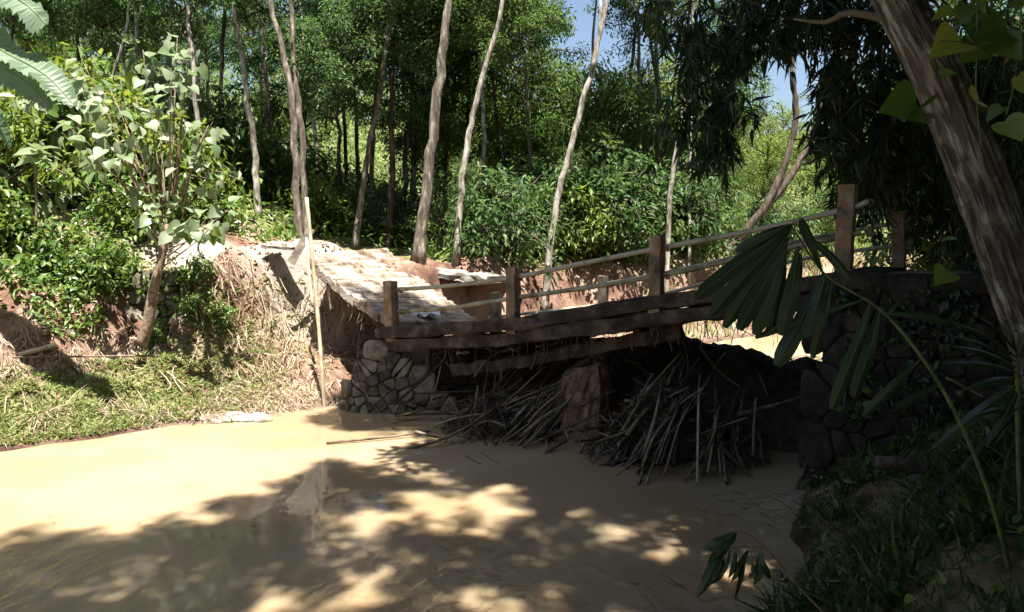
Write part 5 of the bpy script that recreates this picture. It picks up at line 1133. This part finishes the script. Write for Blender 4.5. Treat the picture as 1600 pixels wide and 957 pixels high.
# log and sticks on the right bank
def prop(name, label, pts, r, mat, cat):
    return tag(put(name, Geo().tube(curve(pts, 12), np.linspace(r, r * .85, 12), 9, .06), M[mat], None, True), label, cat)
prop('fallen_log', 'short reddish-brown log jutting from the right bank weeds', [P(1368, 722, 7.0), P(1420, 728, 6.9), P(1480, 742, 6.75), P(1540, 752, 6.6)], .065, 'timber', 'log')
prop('fallen_stick', 'dark stick slanting up from the grass behind the log', [P(1440, 800, 6.2), P(1500, 740, 6.3), P(1560, 670, 6.4), P(1600, 630, 6.5)], .035, 'timber', 'stick')
prop('fallen_stick', 'thin bare twig crossing in front of the dark abutment', [P(1478, 590, 6.6), P(1540, 622, 6.5)], .010, 'twig', 'stick')
prop('fallen_stick', 'thin grass stalk rising at the bottom right', [P(1362, 960, 4.2), P(1352, 900, 4.25), P(1344, 850, 4.3)], .004, 'grass_green', 'stalk')
# creeper hanging on the upper right
vine = thing('hanging_creeper', 'creeper with broad sunlit green leaves hanging at the upper right corner', 'creeper', None, tuple(P(1530, -30, 5.0)))
for pts in ([(1526, -30), (1527, 60), (1525, 140), (1533, 230)], [(1598, -20), (1592, 60), (1585, 130), (1572, 180)], [(1523, 45), (1500, 30), (1490, 20)], [(1524, 70), (1505, 66), (1470, 64)]):
    put('vine_stem', Geo().tube(curve([P(px, py, 5.0) for px, py in pts], 12), .005, 5), M['green_stem'], vine, True)
lv = Geo().add(HEART[0] * [1, .8, 1], *HEART[1]).mesh('leaf', M['leaf_lime'], True); lv2 = Geo().add(HEART[0], *HEART[1]).mesh('leaf', M['leaf_herb'], True); lv3 = Geo().add(HEART[0], *HEART[1]).mesh('leaf', M['leaf_dead'], True)
for b, t, mm_ in [((1488, 18), (1455, 24), lv), ((1530, 10), (1556, 22), lv2), ((1520, 10), (1500, 28), lv2), ((1575, 45), (1530, 52), lv2), ((1535, 62), (1572, 88), lv2), ((1525, 75), (1510, 88), lv2), ((1560, 65), (1600, 85), lv2), ((1500, 62), (1468, 70), lv), ((1575, 72), (1578, 108), lv3), ((1520, 155), (1550, 152), lv), ((1565, 168), (1535, 188), lv2), ((1470, 118), (1500, 108), lv2), ((1432, 165), (1390, 160), lv2), ((1440, 170), (1400, 172), lv2), ((1460, 182), (1440, 186), lv3), ((1580, 10), (1610, 0), lv2), ((1590, 120), (1610, 150), lv2), ((1570, 190), (1600, 215), lv2), ((1550, 28), (1542, 42), lv), ((1495, 375), (1470, 370), lv2), ((1480, 425), (1466, 440), lv2)]:
    A, B_ = P(*b, 5.0 + lr.normal(0, .1)), P(*t, 4.95 + lr.normal(0, .1)); leaf_obj(mm_, A, B_ - A, max(.08, np.linalg.norm(B_ - A) * .85), vine, up=nrm(lr.normal(0, .4, 3) + [0, -.8, .6]))
# little plant growing out of the abutment
wp = thing('wall_plant', 'small leafy plant sprouting from the face of the dark abutment', 'plant', None, tuple(P(1322, 610, 9.2)))
put('stem', Geo().tube(curve([P(1330, 590, 9.35), P(1322, 610, 9.2), P(1318, 640, 9.15)], 6), .006, 5), M['green_stem'], wp, True)
lw = Geo().add(LEAF6[0] * [1, .8, 1], *LEAF6[1]).mesh('leaf', M['leaf_herb'], True)
for k in range(16):
    p = P(lr.uniform(1300, 1362), lr.uniform(588, 648), 9.15); leaf_obj(lw, p, nrm(lr.normal(0, 1, 3) + [0, -.4, 0]), lr.uniform(.07, .13), wp, up=(0, -.7, .7))

# crumbly clods on the left bank and slab
rg = np.random.default_rng(88); n = 9000; x = rg.uniform(-12, -1.5, n); y = rg.uniform(11, 19.5, n); z, s, lf, rd, _ = H(x, y, True)
k = lf & (s > .1) & (s < 4.5) & (fbm(x, y, 1.0, 3, 71) > -.02); p = np.stack([x, y, z], 1)[k][:3600]
OCT = np.array([[1, 0, 0], [0, 1, 0], [-1, 0, 0], [0, -1, 0], [.1, .1, .8], [0, 0, -.6]]); OF = [np.array([[0, 1, 4], [1, 2, 4], [2, 3, 4], [3, 0, 4], [1, 0, 5], [2, 1, 5], [3, 2, 5], [0, 3, 5]])]
q = np.array([sp(u, v) for u, v in rg.random((260, 2))]); p = np.concatenate([p, q]); m_ = len(p); L = rg.uniform(.008, .055, m_) * np.where(np.arange(m_) > m_ - 260, .6, 1)
g = Geo(); stamp(g, OCT, OF, p, frames(nrm(rg.normal(0, 1, (m_, 3))), rng=rg), np.stack([L * rg.uniform(.8, 1.6, m_), L, L * rg.uniform(.5, 1, m_)], 1))
tag(link('soil_clods', g.mesh('soil_clods', M['mudclay'])), 'crumbled reddish clods scattered over the left bank', 'soil', kind='stuff')
# reeds and weeds on the bank beyond the bridge
n = 22000; x = rg.uniform(-1, 22, n); y = rg.uniform(18, 38, n); z, s, lf, rd, _ = H(x, y, True); px_, py_ = PIX(np.stack([x, y, z], 1))
k = (s > .05) & (s < 4) & ((px_ > 1015) | (s > 1.9)) & (y > 18.5) & (fbm(x, y, .7, 2, 5) > -.25); p = np.stack([x, y, z], 1)[k][:9000]; m_ = len(p); L = rg.uniform(.25, .75, m_)
g = Geo(); stamp(g, *BLADE, p, frames(nrm(np.stack([rg.normal(0, .4, m_), rg.normal(-.2, .4, m_), rg.uniform(.5, 1, m_)], 1)), rng=rg), np.stack([L, L * .05 + .012, L], 1))
tag(link('far_reeds', g.mesh('far_reeds', M['grass_dry'])), 'tall pale grass along the sunny far bank seen under the bridge', 'grass', kind='stuff')
# dark creeper over the abutment face
n = 3600; u = rg.uniform(0, 5, n); v_ = 2.6 - 2.6 * rg.random(n) ** 1.3; keep = fbm(u, v_, 1.4, 3, 19) > -.05; u, v_ = u[keep], v_[keep]; m_ = len(u)
p = np.stack([ABUT[0] + BD[0] * u - BW[0] * (.06 + .1 * rg.random(m_)), ABUT[1] + BD[1] * u - BW[1] * (.06 + .1 * rg.random(m_)), v_], 1); L = rg.uniform(.05, .13, m_)
g = Geo(); stamp(g, *LEAF6, p, frames(nrm(rg.normal(0, .7, (m_, 3)) + [0, -.3, -.8]), up=np.tile([-.5, -.8, .4], (m_, 1)) + rg.normal(0, .4, (m_, 3))), np.stack([L, L * .55, L], 1))
tag(link('wall_creeper', g.mesh('wall_creeper', M['leaf_bamboo'])), 'dark small-leaved creeper covering the shaded abutment face', 'creeper', kind='stuff')
# leaves and scraps afloat
n = 260; x = rg.uniform(-9, 4, n); y = rg.uniform(6, 14.5, n); k = inside(x, y) & (fbm(x, y, .5, 2, 29) > 0); p = np.stack([x, y, np.full(n, .006)], 1)[k]; m_ = len(p); L = rg.uniform(.02, .08, m_)
g = Geo(); stamp(g, *LEAF6, p, frames(np.stack([rg.normal(0, 1, m_), rg.normal(0, 1, m_), np.zeros(m_)], 1), up=np.tile([0, 0, 1.0], (m_, 1))), np.stack([L, L * .5, L * .1], 1))
tag(link('floating_leaves', g.mesh('floating_leaves', M['leaf_dead'])), 'dead leaves and scraps drifting on the brown water', 'leaves', kind='stuff')

# crumpled pale litter caught on the slab and under the deck
def scrap(label, p, size, seed):
    r_ = np.random.default_rng(seed); n_ = 7; v = [np.array(p) + [size * (i / 6 - .5) * 1.5, size * (j / 6 - .5), .03 + size * .28 * r_.random()] + r_.normal(0, size * .04, 3) for i in range(n_) for j in range(n_)]
    g = Geo().add(v, [[i * n_ + j, (i + 1) * n_ + j, (i + 1) * n_ + j + 1, i * n_ + j + 1] for i in range(n_ - 1) for j in range(n_ - 1)])
    tag(put('plastic_scrap', g, M['litter']), label, 'litter')
scrap('crumpled pale plastic scrap at the low end of the tilted slab', sp(.93, .42), .42, 1)
scrap('small white scrap caught under the deck edge above the tangle', bp(2.45, .1, -.52), .14, 2)
